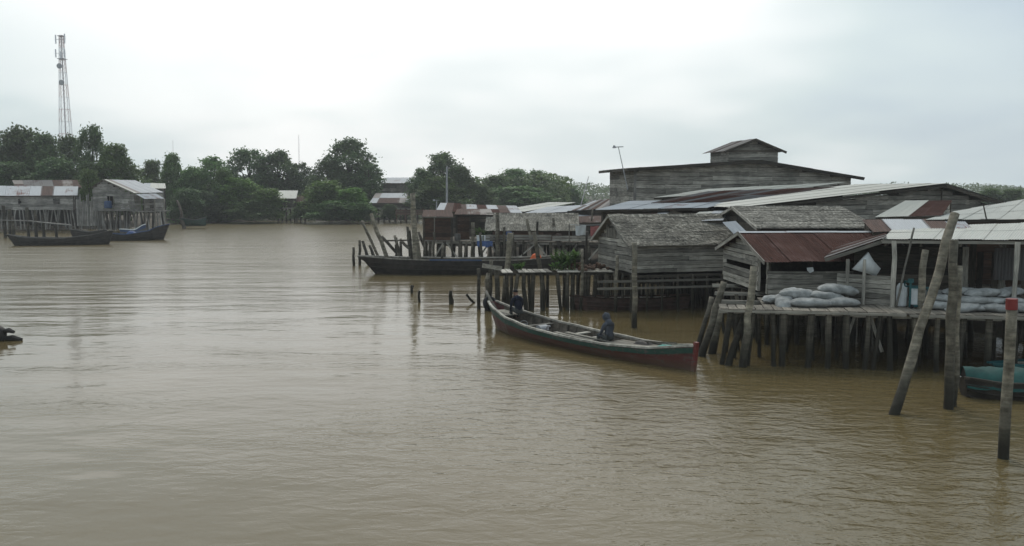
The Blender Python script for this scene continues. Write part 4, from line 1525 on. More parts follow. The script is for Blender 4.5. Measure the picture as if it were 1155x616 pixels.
# fore deck boards and stern deck
for k, yy in enumerate((-.6, -.3, 0, .3, .6)):
    plank('foredeck_board', boatroot, BP(.64, abs(yy), .90, 1 if yy > 0 else -1, .06), BP(.90, abs(yy) * .85, .90, 1 if yy > 0 else -1, .06), .2, .03, 'pale_plank' if k % 2 else 'deck_wood', up=by_)
for k, yy in enumerate((-.5, 0, .5)):
    plank('stern_deck_board', boatroot, BP(.03, abs(yy), .84, 1 if yy > 0 else -1, .06), BP(.10, abs(yy), .9, 1 if yy > 0 else -1, .06), .22, .03, 'pale_plank', up=by_)
for i in range(16):     # ribs along the inner sides
    s = .14 + i * .046
    for side in (-1, 1):
        plank('rib', boatroot, BP(s, .9, .55, side, .05), BP(s, 1.0, .97, side, .05), .05, .04, 'dark_plank', up=bx_)
# tyre hung on the stern
tc_ = BP(.01, 0, .92, 1) - bx_ * .34 + by_ * .02
m = MB()
pts = []
for i in range(17):
    t = 2 * math.pi * i / 16
    pts.append(tc_ + by_ * .25 * math.cos(t) + (Vector((0, 0, 1)) * .9 - bx_ * .4).normalized() * .25 * math.sin(t))
m.tube(pts, .075, 8, cap=False)
tag(m.build('tyre', 'rubber', origin=tc_, smooth=True), 'black tyre fender hung on the raised stern of the longboat', 'tyre')
# teal tarp, engine, pink bundle, sticks and boards carried by the boat
def cloth_lump(name, pos, sx, sy, sz, mat, label, cat, seed, rz=0.0):
    m = MB()
    n1, n2 = 12, 8
    vs = []
    for i in range(n1 + 1):
        for j in range(n2 + 1):
            x, y = -1 + 2 * i / n1, -1 + 2 * j / n2
            hh = max(0, (1 - abs(x) ** 2.5) * (1 - abs(y) ** 2.5)) ** .6
            hh *= 1 + .5 * mnoise.noise(Vector((x * 2.3, y * 2.3, seed * 3.1)))
            q = Vector((x * sx / 2 * (1 + .15 * mnoise.noise(Vector((y * 2, seed, 0)))), y * sy / 2, hh * sz))
            vs.append(Vector(pos) + Matrix.Rotation(rz, 3, 'Z') @ q)
    fs = [(i * (n2 + 1) + j, (i + 1) * (n2 + 1) + j, (i + 1) * (n2 + 1) + j + 1, i * (n2 + 1) + j + 1) for i in range(n1) for j in range(n2)]
    m.add(vs, fs)
    return tag(m.build(name, mat, origin=pos, smooth=True), label, cat)
brz = math.atan2(bx_.y, bx_.x)
plain('teal_sheet', (0.03, 0.24, 0.19), 0.5, 0.3, 5.0, 0.4)
cloth_lump('tarp_scrap', BP(.90, 0, .95, 1), .75, .32, .08, 'teal_sheet', 'scrap of bright teal tarp on the bow of the longboat', 'tarp', 2, brz)
cloth_lump('pink_bundle', BP(.35, .3, .45, -1), .9, .3, .18, 'pink_cloth', 'faded pink bundle beside the engine in the longboat', 'bundle', 3, brz)
ep = BP(.285, .12, .45, -1)
root = thing('boat_engine', ep, 'small engine with round grey cover amidships in the longboat', 'engine')
m = MB()
m.box(ep + Vector((0, 0, .12)), .42, .28, .22, Matrix.Rotation(brz, 3, 'Z'))
m.build('engine_block', 'hull_brown', root)
m = MB()
m.tube([ep + by_ * -.18 + Vector((0, 0, .24)), ep + by_ * .18 + Vector((0, 0, .24))], .17, 14)
m.build('flywheel_cover', 'steel', root)
m = MB()
m.tube([ep + bx_ * .18 + Vector((0, 0, .2)), ep + bx_ * .3 + Vector((0, 0, .4)), ep + bx_ * .45 + Vector((0, 0, .42))], .03, 6)
m.build('exhaust_pipe', 'steel', root)
root = thing('oar', BP(.70, .2, 1.08, 1), 'pale pole lying along the bow planks of the longboat', 'oar')
m = MB()
m.tube([BP(.58, .55, 1.02, 1), BP(.74, .35, 1.06, 1), BP(.93, .05, 1.1, 1)], .025, 6)
m.build('shaft', 'pole_wood', root)
q = BP(.58, .55, 1.02, 1)
m = MB()
m.bar(q - bx_ * .45, q, .15, .03)
m.build('blade', 'pole_wood', root)
cp = BP(.47, .35, .5, 1)
m = MB()
for k in range(5):
    pts = [cp + Vector((math.cos(t * .5236) * (.2 - .012 * k), math.sin(t * .5236) * (.2 - .012 * k), .02 + .035 * k)) for t in range(13)]
    m.tube(pts, .02, 5, cap=False)
tag(m.build('rope_coil', 'pole_wood', origin=cp), 'coil of pale rope on the longboat floor, amidships', 'rope')
cp = BP(.19, .3, .5, -1)
root = thing('bucket', cp, 'grey bailing bucket near the longboat stern', 'bucket')
m = MB()
m.tube([cp, cp + Vector((0, 0, .26))], [.11, .145], 12, cap=False)
m.tube([cp + Vector((0, 0, .01)), cp + Vector((0, 0, .02))], [.11, .11], 12)
m.build('pail', 'steel', root)
m = MB()
m.tube([cp + Vector((math.cos(t * .314) * .14, 0, .26 + math.sin(t * .314) * .12)) for t in range(11)], .008, 5)
m.build('handle', 'steel', root)
for k, (s0_, s1_, yy) in enumerate(((.40, .60, .5), (.42, .63, .1))):
    root = thing('loose_board', BP((s0_ + s1_) / 2, yy, .9, -1), '%s of two loose pale boards lying over the longboat thwarts' % ('outer' if k == 0 else 'inner'), 'board')
    plank('board', root, BP(s0_, yy, .93, -1, .05), BP(s1_, yy, .93, -1, .05), .17, .025, 'pale_plank', up=by_)
cloth_lump('net_heap', BP(.77, .35, .92, 1), .7, .35, .14, 'hull_dark', 'dark heap of netting near the bow of the longboat', 'net', 7, brz)

# ------------------------------------------------------------------ people
def skin_body(name, J, bones, mats_of, label, loc, facing, extra=None):
    """one continuous body grown by a Skin modifier over joints J {name: (pos, radius)}"""
    me = bpy.data.meshes.new(name)
    names = list(J)
    idx = {k: i for i, k in enumerate(names)}
    me.from_pydata([J[k][0] for k in names], [(idx[a], idx[b]) for a, b in bones], [])
    tmp = bpy.data.objects.new('tmp_body', me)
    col.objects.link(tmp)
    sk = tmp.modifiers.new('skin', 'SKIN')
    if not me.skin_vertices:
        bpy.context.view_layer.objects.active = tmp
    for k in names:
        sv = me.skin_vertices[0].data[idx[k]]
        rr_ = J[k][1]
        sv.radius = rr_ if isinstance(rr_, tuple) else (rr_, rr_)
        sv.use_root = (k == 'pelvis')
    ss = tmp.modifiers.new('sub', 'SUBSURF')
    ss.levels = ss.render_levels = 2
    bpy.context.view_layer.update()
    dg = bpy.context.evaluated_depsgraph_get()
    res = bpy.data.meshes.new_from_object(tmp.evaluated_get(dg))
    bpy.data.objects.remove(tmp)
    bm = bmesh.new()
    bm.from_mesh(res)
    if extra:
        extra(bm)
    bm.to_mesh(res)
    bm.free()
    mats = []
    for a, b in bones:
        mm = mats_of(a, b)
        if mm not in mats: mats.append(mm)
    for x in ('skin', 'hair'):
        if x not in mats: mats.append(x)
    res.materials.clear()
    for x in mats: res.materials.append(MATS[x])
    for p in res.polygons:
        c = Vector(p.center)
        best, bi = 1e9, 0
        for a, b in bones:
            pa, pb = Vector(J[a][0]), Vector(J[b][0])
            d = pb - pa
            t = max(0, min(1, (c - pa).dot(d) / max(1e-9, d.dot(d))))
            dist = (c - pa - d * t).length
            if dist < best:
                best, bi = dist, mats.index(mats_of(a, b))
        p.material_index = bi
        p.use_smooth = True
    rot = Matrix.Rotation(math.atan2(facing[1], facing[0]) - math.pi / 2, 4, 'Z')
    o = link(name, res, None, Matrix.Translation(loc) @ rot)
    tag(o, label, 'person')
    return o
def head_into(bm, c, fwd, r=.1):
    """egg-shaped head with brow, nose, jaw and ears merged into the body mesh"""
    c = Vector(c); f = Vector(fwd).normalized(); up = Vector((0, 0, 1)); s_ = f.cross(up).normalized(); up = s_.cross(f)
    def ell(cc, a, b, d, u=12, v=9):
        ret = bmesh.ops.create_uvsphere(bm, u_segments=u, v_segments=v, radius=1)
        for vv in ret['verts']:
            x, y, z = vv.co
            vv.co = cc + s_ * x * a + f * y * b + up * z * d
    ell(c, r * .78, r * .95, r * 1.15)
    ell(c + f * r * .35 - up * r * .55, r * .55, r * .55, r * .55, 10, 7)
    ell(c + f * r * .98 - up * r * .08, r * .14, r * .22, r * .25, 6, 5)
    ell(c + f * r * .85 - up * r * .52, r * .28, r * .12, r * .10, 8, 5)
    for sd in (-1, 1):
        ell(c + s_ * sd * r * .80 - up * r * .05, r * .10, r * .2, r * .28, 6, 5)
        ell(c + f * r * .85 + s_ * sd * r * .3 + up * r * .12, r * .14, r * .1, r * .08, 6, 5)
def hand_into(bm, wrist, d, palm_n, size=.17):
    """palm plus five tapered, slightly curled fingers"""
    w = Vector(wrist); d = Vector(d).normalized(); pn = Vector(palm_n); pn = (pn - d * pn.dot(d)).normalized(); s_ = d.cross(pn)
    mb = MB()
    mb.tube([w - d * .01, w + d * size * .2, w + d * size * .48], [.026, .034, .036], 8)
    for i, (off, ln) in enumerate(((-.03, .38), (-.010, .46), (.011, .43), (.03, .33))):
        a_ = w + d * size * .45 + s_ * off
        b1 = a_ + d * size * ln * .5 + pn * .008
        c1 = b1 + (d * .6 + pn * .8).normalized() * size * ln * .5
        mb.tube([a_, b1, c1], [.0095, .009, .007], 5)
    a_ = w + d * size * .15 - s_ * .03
    b1 = a_ + (d * .6 - s_ * .8).normalized() * size * .25
    mb.tube([a_, b1, b1 + (d + pn * .5).normalized() * size * .2], [.012, .010, .008], 5)
    vs = [bm.verts.new(v) for v in mb.v]
    for f in mb.f:
        try: bm.faces.new([vs[i] for i in f])
        except ValueError: pass

def seated(lean=.05, arm_f=.30, arm_z=.12, knee_z=.20, foot=-.22, headf=.08, k=1.0):
    J = {'pelvis': ((0, 0, .10), (.15, .13)), 'belly': ((0, .02 + lean * .4, .28), (.15, .12)), 'chest': ((0, .02 + lean, .46), (.165, .125)),
         'collar': ((0, .01 + lean * 1.25, .575), (.10, .08)), 'neck': ((0, .03 + lean * 1.4, .64), (.055, .055)), 'skull': ((0, headf + lean * 1.5, .73), (.07, .075))}
    for s_, sd in (('l', -1), ('r', 1)):
        J['sh' + s_] = ((sd * .18, .0 + lean * 1.2, .53), .075)
        J['el' + s_] = ((sd * .235, .06 + lean * .8 + arm_f * .15, .29), .052)
        J['wr' + s_] = ((sd * .14, lean + arm_f, arm_z + .08), .034)
        J['hip' + s_] = ((sd * .095, .03, .085), .10)
        J['kn' + s_] = ((sd * .15, .40, knee_z), .068)
        J['an' + s_] = ((sd * .13, .36, foot + .04), .045)
        J['to' + s_] = ((sd * .14, .54, foot + .01), .036)
    bones = [('pelvis', 'belly'), ('belly', 'chest'), ('chest', 'collar'), ('collar', 'neck'), ('neck', 'skull')]
    for s_ in 'lr':
        bones += [('collar', 'sh' + s_), ('sh' + s_, 'el' + s_), ('el' + s_, 'wr' + s_), ('pelvis', 'hip' + s_), ('hip' + s_, 'kn' + s_), ('kn' + s_, 'an' + s_), ('an' + s_, 'to' + s_)]
    return J, bones
def dresser(top):
    def f(a, b):
        if 'skull' in (a, b): return 'skin'
        if a in ('pelvis',) and b.startswith('hip') or a[:3] == 'hip' or a[:2] == 'kn': return 'trouser_cloth'
        if a[:2] == 'an': return 'skin'
        return top
    return f
# man in grey hooded jacket, seated towards the bow side, facing the stern
J, bones = seated(lean=.05, arm_f=.26, arm_z=.06)
hc = (0, .08 + .05 * 1.5 + .03, .755)
def ex(bm):
    head_into(bm, hc, (0, 1, -.25), .105)
    for sd in (-1, 1):
        hand_into(bm, (sd * .14, .05 + .26, .14), (-sd * .3, .8, -.3), (0, -.2, -1))
face = (-bx_)
pos1 = BP(.625, .10, .55, 1)
pos1.z = .37
o1 = skin_body('person', J, bones, dresser('hoodie_cloth'), 'person in grey hooded jacket sitting in the longboat with the hood up', pos1, face, ex)
# hood (child): open shell round the head, and jacket hem
m = MB()
f_ = Vector((0, 1, -.25)).normalized(); s_ = Vector((1, 0, 0)); up_ = s_.cross(f_)
hcv = Vector(hc) + Vector((0, -.02, .005))
vs, fs = [], []
nu, nv = 14, 9
for i in range(nu + 1):
    th = math.pi * (.02 + .80 * i / nu)           # from back pole forward
    for j in range(nv * 2):
        ph = 2 * math.pi * j / (nv * 2)
        rr_ = .138 * (1 + .06 * math.sin(3 * ph + i))
        q = hcv - f_ * math.cos(th) * rr_ * .98 + (s_ * math.cos(ph) * .9 + up_ * math.sin(ph) * 1.12) * math.sin(th) * rr_
        vs.append(q)
for i in range(nu):
    for j in range(nv * 2):
        fs.append((i * nv * 2 + j, i * nv * 2 + (j + 1) % (nv * 2), (i + 1) * nv * 2 + (j + 1) % (nv * 2), (i + 1) * nv * 2 + j))
m.add(vs, fs)
m.tube([Vector((0, .03, .50)), Vector((0, .05, .60)), Vector((0, .09, .68))], [.15, .115, .10], 12)
hm = m.mesh('hood', 'hoodie_cloth', smooth=True)
link('hood', hm, o1, WM[o1])
# man in dark shirt, stooping at the stern, seen from behind
J, bones = seated(lean=.14, arm_f=.28, arm_z=-.02)
hc2 = (0, .08 + .14 * 1.5 + .04, .745)
def ex(bm):
    head_into(bm, hc2, (0, 1, -.5), .1)
    for sd in (-1, 1):
        hand_into(bm, (sd * .14, .14 + .28, .06), (-sd * .2, .8, -.5), (0, -.4, -1))
pos2 = BP(.125, .15, .9, 1)
pos2.z = .70
o2 = skin_body('person', J, bones, dresser('navy_cloth'), 'person in dark navy shirt and dark cap stooping at the longboat stern', pos2, (-.45, .9), ex)
m = MB()
c = Vector(hc2) + Vector((0, -.012, .03))
vs, fs = [], []
for i in range(7):
    th = math.pi / 2 * i / 6
    for j in range(14):
        ph = 2 * math.pi * j / 14
        vs.append(c + Vector((math.cos(ph) * .09 * math.cos(th) * 1.02, math.sin(ph) * .108 * math.cos(th), math.sin(th) * .11)))
for i in range(6):
    for j in range(14):
        fs.append((i * 14 + j, i * 14 + (j + 1) % 14, (i + 1) * 14 + (j + 1) % 14, (i + 1) * 14 + j))
m.add(vs, fs)
m.box(c + Vector((0, .13, -.005)), .13, .1, .015)
m.tube([c + Vector((0, 0, .1)), c + Vector((0, 0, .125))], [.02, .012], 8)
link('cap', m.mesh('cap', 'hair', smooth=False), o2, WM[o2])

# ------------------------------------------------------------------ tarp-covered boat at the right edge
tA, tB = G(1087, 446), G(1215, 449)
root, TP, tx_, ty_ = boat('covered_boat', 'low boat under a dark teal tarp moored at the right edge', tA, tB, 1.2,
    [(0, .5), (.3, .42), (1, .45)], [(0, .5), (.2, .9), (.6, 1), (1, .6)], dict(hull='hull_dark', strake='hull_dark', rail='dark_plank'), rake=(.12, 0), thwarts=(), floor=False, strake=False)
m = MB()
nS, nT = 18, 11
vs = []
for i in range(nS + 1):
    s = .02 + .98 * i / nS
    for j in range(nT):
        t = -1 + 2 * j / (nT - 1)
        e0, e1 = TP(s, 1.05, 1, -1), TP(s, 1.05, 1, 1)
        q = e0.lerp(e1, (t + 1) / 2)
        q.z = .30 + .44 * (1 - abs(t) ** 2.2) + .045 * mnoise.noise(Vector((s * 9, t * 3, 1))) + .025 * math.sin(s * 30 + t * 4)
        if abs(t) == 1: q.z -= .05
        vs.append(q)
fs = [(i * nT + j, i * nT + j + 1, (i + 1) * nT + j + 1, (i + 1) * nT + j) for i in range(nS) for j in range(nT - 1)]
m.add(vs, fs)
m.build('tarp_cover', 'tarp_teal', root, smooth=True)
m = MB()
m.add([vs[j] + tx_ * .05 for j in range(nT)], [tuple(range(nT))])
m.build('end_flap', 'hull_dark', root)
m = MB()
m.tube([TP(0, .3, 1, -1), G(1072, 438) + Vector((0, 0, .35))], .012, 5)
m.build('mooring_rope', 'white_cloth', root)
tA, tB = G(1128, 424), G(1230, 424)
boat('small_boat', 'grey blue boat partly hidden behind the teal tarp boat', tA, tB, 1.0, [(0, .35), (1, .35)], [(0, .3), (.3, 1), (1, .8)],
     dict(hull='hull_grey', strake='teal_paint', rail='teal_paint'), thwarts=(.3, .6), floor=False, strake=True)

# boat lying between the hut's stilts
tA, tB = G(650, 349.5), G(775, 348)
boat('stored_boat', 'dark reddish brown boat lying in the shade under the near thatched hut', tA + Vector((0, .0, 0)), tB, 1.1,
     [(0, .62), (.3, .52), (.7, .52), (1, .6)], [(0, .15), (.2, .8), (.6, 1), (1, .3)], dict(hull='hull_brown', strake='hull_brown', rail='brown_plank'), thwarts=(.3, .6), floor=False, strake=False)

# ------------------------------------------------------------------ river landing (middle distance) with its huts
LZ = 1.85
lA, lB = pxz(478, 59.5, 0), pxz(705, 57.5, 0)
lu = (lB - lA).normalized(); lv = Vector((-lu.y, lu.x, 0))
root = thing('river_landing', lA, 'long plank landing on posts behind the big dark cargo boat', 'pier')
Ll = (lB - lA).length
n = int(Ll / .3)
for i in range(n):
    p = lA + lu * (i + .5) * Ll / n
    plank('deck_board', root, Z(p + lv * rnd.uniform(-.1, .05), LZ - .02), Z(p + lv * 5.5, LZ - .02), .28, .04, 'deck_wood', up=lu)
for off in (.15, 2.5, 5):
    for k in range(3):
        plank('deck_beam', root, Z(lA.lerp(lB, k / 3) + lv * off, LZ - .12), Z(lA.lerp(lB, (k + 1) / 3) + lv * off, LZ - .13), .14, .1, 'grey_plank')
def lline(px, off):
    k = (px - CX) / FOC
    P = lA + lv * off
    t = (k * P.y - P.x) / (lu.x - k * lu.y)
    return P + lu * t
for px in (480, 485, 501, 519, 534, 552, 566, 580, 592, 606, 621, 636, 650, 664, 678, 692):
    q = lline(px, .1)
    post('pile', root, Z(q + lu * rnd.uniform(-.12, .12), -1), Z(q, LZ - .05), .13, 'pile_wood')
for off in (2.4, 4.8):
    for px in range(482, 700, 15):
        q = lline(px + rnd.uniform(-3, 3), off)
        post('pile', root, Z(q + lu * rnd.uniform(-.2, .2), -1), Z(q, LZ - .05), .1, 'pile_wood')
# railing boards along the right part
for k, z in enumerate((LZ + .18, LZ + .36)):
    plank('rail_board', root, Z(lline(548, -.1), z), Z(lline(622, -.1), z + .02), .15, .04, 'grey_plank')
    plank('rail_board', root, Z(lline(623, -.1), z - .03), Z(lline(692, -.1), z - .02), .15, .04, 'grey_plank')
# brown outhouse
r1 = roof_shed('outhouse', 'small dark red-brown box hut with grey roof at the left end of the river landing', 'hut',
          at(476.5, 244.5, 59.9), at(511, 244.5, 59.6), at(509, 237, 62.2), at(478, 237, 62.4), ['rust_mix', 'zinc_grey'], wmat='brown_plank', zg=LZ, seq=['rust_mix', 'rust_mix', 'rust_mix'], wid=.75)
plank('wall_stud', r1, at(490, 246, 59.75), at(490, 270, 59.75), .06, .05, 'grey_plank')
plank('edge_trim', r1, at(476.5, 245.2, 59.85), at(511, 245.2, 59.55), .07, .05, 'pale_plank')
roof_shed('open_shack', 'open fronted shack with rusty wall panel beside the brown box hut', 'shack',
          at(513, 242, 61.2), at(556, 242.5, 61.0), at(553, 236, 63.4), at(516, 236, 63.6), ['rust_mix', 'rust_mix'], wmat='brown_plank', zg=LZ, op=((.9, 3, 1.8, 3.4),))
root = thing('thatched_shed', Z(lline(556, 1), LZ), 'low brown shed with ragged pale thatched roof on the river landing', 'shed')
q = lline(556, 1.0)
gable_hut(root, q, R(-2), 5.3, 3.4, LZ, 2.72, 2.75, 3.62, ('thatch', 'thatch'), og=.5, oe=.35, h=.2, wmat='brown_plank', seed=33, back=False)
# second porch roof to the right
roof_shed('dark_side_shed', 'dark open shed between the river landing thatch and the near thatched hut', 'shed',
          at(652, 252, 61), at(704, 250, 59.5), at(704, 243.5, 63), at(652, 244, 64), ['rust_mix', 'dark_sheet'], wmat='dark_plank', zg=LZ - .1)
# things on the landing
for i, px in enumerate((541, 549)):
    p = Z(lline(px, .35), LZ)
    m = MB()
    m.box(p + Vector((0, 0, .17)), .38, .34, .32)
    m.box(p + Vector((0, 0, .345)), .42, .38, .03)
    tag(m.build('cool_box', 'white_plastic', origin=p), '%s of two small white boxes side by side on the river landing' % ('left' if i == 0 else 'right'), 'box', 'white boxes on the landing')
p = Z(lline(549, -.25), LZ - .45)
m = MB()
vs = []
for i in range(9):
    for j in range(6):
        vs.append(Z(lline(538 + 2.2 * i, -.12), 0) + Vector((0, -.1 - .14 * (j / 5) - .06 * math.sin(i * 1.7), LZ + .02 - .06 * j - (.12 * abs(math.sin(i * .9)) if j == 5 else 0))))
m.add(vs, [(i * 6 + j, i * 6 + j + 1, (i + 1) * 6 + j + 1, (i + 1) * 6 + j) for i in range(8) for j in range(5)])
tag(m.build('blue_cloth', 'tarp_blue', origin=p, smooth=True), 'blue cloth hanging over the landing edge below the white boxes', 'cloth')
leafy_plant('green_shrub', Z(lline(545, 1.2), LZ), 1.0, 1.2, 'dark green shrub in the open fronted shack behind the white boxes', 30, .16, seed=14)

for i, (px, off, hh, rr_, mt, lab) in enumerate([
        (574, .5, .62, .2, 'tarp_blue', 'dark blue barrel on the landing below the left end of the thatch'),
        (630, .4, .5, .2, 'hull_brown', 'brown barrel on the landing below the right end of the thatch'),
        (660, .5, .7, .24, 'hull_grey', 'grey water drum on the landing near the dark side shed'),
        (516, .5, .45, .2, 'hull_grey', 'small grey tub on the landing beside the brown box hut')]):
    p = Z(lline(px, off), LZ)
    m = MB()
    m.tube([p + Vector((0, 0, z)) for z in (0.005, .03, hh * .3, hh * .33, hh * .66, hh * .69, hh - .02, hh)], [rr_ * .92, rr_, rr_, rr_ * 1.05, rr_ * 1.05, rr_, rr_, rr_ * .9], 14)
    tag(m.build('barrel', mt, origin=p), lab, 'barrel', 'barrels on the landing')
for i, (px, w_, zt, mt, lab) in enumerate([(655, .7, 2.95, 'white_cloth', 'whitish cloth hung to dry under the dark side shed roof'), (671, .6, 2.9, 'pink_cloth', 'faded pink cloth hung to dry under the dark side shed roof')]):
    p = Z(lline(px, -.2), zt)
    m = MB()
    vs = []
    for a_ in range(7):
        for c_ in range(6):
            vs.append(p + Vector((w_ * (a_ / 6 - .5) * (1 - .08 * c_ / 5), .05 * math.sin(a_ * 1.9 + c_ * .6), -.13 * c_ - .03 * math.sin(a_))))
    m.add(vs, [(a_ * 6 + c_, a_ * 6 + c_ + 1, a_ * 6 + c_ + 7, a_ * 6 + c_ + 6) for a_ in range(6) for c_ in range(5)])
    tag(m.build('hung_cloth', mt, origin=p, smooth=True), lab, 'cloth')
root = thing('drying_line', Z(lline(645, -.2), 2.96), 'thin line strung along the front of the dark side shed', 'line')
m = MB()
m.tube([Z(lline(642, -.2), 3.0), Z(lline(662, -.2), 2.96), Z(lline(684, -.2), 3.0)], .012, 5)
m.build('cord', 'white_cloth', root)
for px, z in ((642, 3.02), (684, 3.02)):
    post('line_post', root, Z(lline(px, -.2), LZ), Z(lline(px, -.2), z), .035, 'grey_plank')
# diagonal braces nailed on the landing piles
root = thing('landing_braces', Z(lline(590, -.15), .9), 'crossed thin planks bracing the front of the river landing', 'braces')
for px0, px1 in ((486, 500), (519, 504), (536, 551), (567, 553), (582, 604), (620, 607), (637, 651), (664, 679)):
    plank('brace', root, Z(lline(px0, -.08), .5 + rnd.uniform(-.2, .2)), Z(lline(px1, -.08), LZ - .15), .1, .04, 'grey_plank')

# big dark cargo boat
cA, cB = pxz(426, 55.4, 0), pxz(648, 56.2, 0)
cargo, CP, cx_, cy_ = boat('cargo_boat', 'big long dark plank cargo boat moored along the river landing', cA, cB, 2.5,
    [(0, 1.12), (.15, .96), (.4, .88), (.7, .9), (.88, 1.0), (1, 1.2)], [(0, .2), (.1, .7), (.25, 1), (.7, 1), (.9, .65), (1, .12)],
    dict(hull='hull_dark', strake='dark_plank', rail='grey_plank', inside='dark_plank'), rake=(1.3, .6), keel=-.4, strake=False, thwarts=(.15, .3, .5, .7, .85))
plank('blue_plank', cargo, CP(.26, 1, 1.0, -1) + Vector((0, -.06, .03)), CP(.52, 1, 1.0, -1) + Vector((0, -.06, .03)), .09, .04, 'blue_paint' if 'blue_paint' in MATS else 'hull_grey')
cloth_lump('orange_tarp', CP(.80, .3, .97, -1), .7, .45, .3, 'orange_tarp', 'bright orange tarp bundle on the dark cargo boat', 'tarp', 5)

# poles round the landing and cargo boat
for (bx, by, tx, ty, r, lab) in [
        (470, 308, 465, 218, .20, 'tallest thick pole by the cargo boat with a ragged pale top'),
        (476, 308, 470, 262, .13, 'shorter pole right of the tallest pole by the cargo boat'),
        (464.5, 307, 462, 260, .11, 'thin dark pole left of the tallest pole by the cargo boat'),
        (443, 307.5, 418, 241, .15, 'thick pole leaning left across the cargo boat bow'),
        (432, 301, 408, 249, .11, 'thinner forked pole leaning left, outermost over the cargo boat bow'),
        (399, 300, 398.5, 279, .11, 'single post standing alone left of the cargo boat bow'),
        (406, 299, 405.5, 271, .11, 'post at the tip of the cargo boat bow'),
        (533, 303, 533, 251, .14, 'upright square post before the white boxes on the landing'),
        (561, 304, 561, 240, .16, 'thick tall upright post before the landing thatch, left end'),
        (569, 304, 568.5, 256, .11, 'thin post right of the thick tall post before the landing thatch'),
        (606, 303, 594, 247, .13, 'pole leaning left before the middle of the landing thatch'),
        (452, 307, 447, 268, .09, 'thin dark post leaning before the cargo boat, between the bow poles and the tallest pole'),
        (497, 307, 500, 276, .09, 'short dark post against the cargo boat hull below the brown box hut'),
        (545, 306, 541, 262, .10, 'dark post against the cargo boat hull below the white boxes'),
        (488, 305, 490, 262, .10, 'thin post before the brown box hut'),
        (512, 304, 509, 268, .09, 'thin dark post between the brown box hut and the white boxes'),
        (523, 305, 526, 274, .08, 'short dark post left of the upright square post'),
        (581, 304, 578, 262, .09, 'thin dark post below the left part of the landing thatch'),
        (588, 304, 591, 270, .08, 'short thin post below the landing thatch'),
        (628, 302, 624, 246, .10, 'tall thin pole before the right end of the landing thatch'),
        (640, 302, 643, 262, .09, 'thin dark post right of the landing thatch'),
        (663, 300, 668, 236, .07, 'tall slender pole leaning right at the dark side shed'),
        (606, 303, 606, 250, .10, 'upright thin pole before the middle of the landing thatch')]:
    p = G(bx, by)
    pole('landing_pole', p, at(tx, ty, p.y), r, r * .8, lab, 'pole', 'pole_wood' if r > .115 else 'pile_wood', group='poles around the landing')
# ruined sticks in the water behind the bow
for i, (bx, by, tx, ty) in enumerate([(440, 277, 431, 267), (448, 277, 445, 266), (459, 278, 451, 270), (415, 290, 409, 272), (421, 287, 417, 277), (452, 287, 452, 273), (447, 287, 447, 276), (462, 280, 460, 256), (478, 276, 472, 262)]):
    d_ = 63
    pole('broken_stick', at(bx, by, d_), at(tx, ty, d_ + .3), .13, .10, 'slanting stick, %s of the ruined row behind the cargo boat bow' % ['third', 'fifth', 'seventh', 'first', 'second', 'sixth', 'fourth', 'eighth', 'ninth'][i] + ' from left', 'stick', 'pile_wood', group='ruined sticks behind the bow', knots=.12)
root = thing('ruin_rail', at(450, 272, 63), 'thin rail joining the ruined sticks behind the cargo boat bow', 'rail')
plank('rail_board', root, at(428, 271.8, 62.8), at(480, 270.5, 62.8), .1, .07, 'dark_plank')

# ------------------------------------------------------------------ masts and utility poles
def thin_mast(name, px0, y0, px1, y1, d, r, label, cat='mast', mat='steel', lamp=False):
    b0, t0 = at(px0, y0, d), at(px1, y1, d)
    root = thing(name, b0, label, cat)
    m = MB()
    m.tube([b0, b0.lerp(t0, .5), t0], [r, r * .9, r * .7], 6)
    m.build('pole', mat, root)
    if lamp:
        m = MB()
        m.bar(t0 + Vector((-.25, 0, 0)), t0 + Vector((.3, 0, .02)), .05, .05)
        m.build('cross_arm', mat, root)
        m = MB()
        m.tube([t0 + Vector((-.25, 0, -.06)), t0 + Vector((-.25, 0, .1))], [.12, .06], 8)
        m.build('lamp_head', mat, root)
    return root
thin_mast('lamp_mast', 708, 214, 697.5, 166, 54.0, .03, 'thin lamp mast leaning left at the warehouse corner', lamp=True)
thin_mast('antenna_mast', 338, 250, 337, 152, 210, .07, 'thin pale antenna mast above the trees across the river', mat='pale_steel')
thin_mast('antenna_mast', 196, 250, 195, 158, 210, .05, 'faint thin antenna above the trees right of the stilt house', mat='pale_steel')
thin_mast('antenna_mast', 655, 232, 664, 199, 70, .035, 'thin leaning rod above the roofs left of the warehouse', mat='pale_steel')
thin_mast('utility_pole', 504, 246, 504, 188, 92, .12, 'grey utility pole before the dark trees behind the landing', 'pole', 'steel')
thin_mast('utility_pole', 492, 246, 492.5, 226, 88, .07, 'short lamp pole left of the grey utility pole', 'pole', 'steel', lamp=True)
thin_mast('roof_rod', 1113, 249, 1109, 230, 33.5, .03, 'thin dark rod standing on the high pale roof at right', 'rod', 'dark_plank')

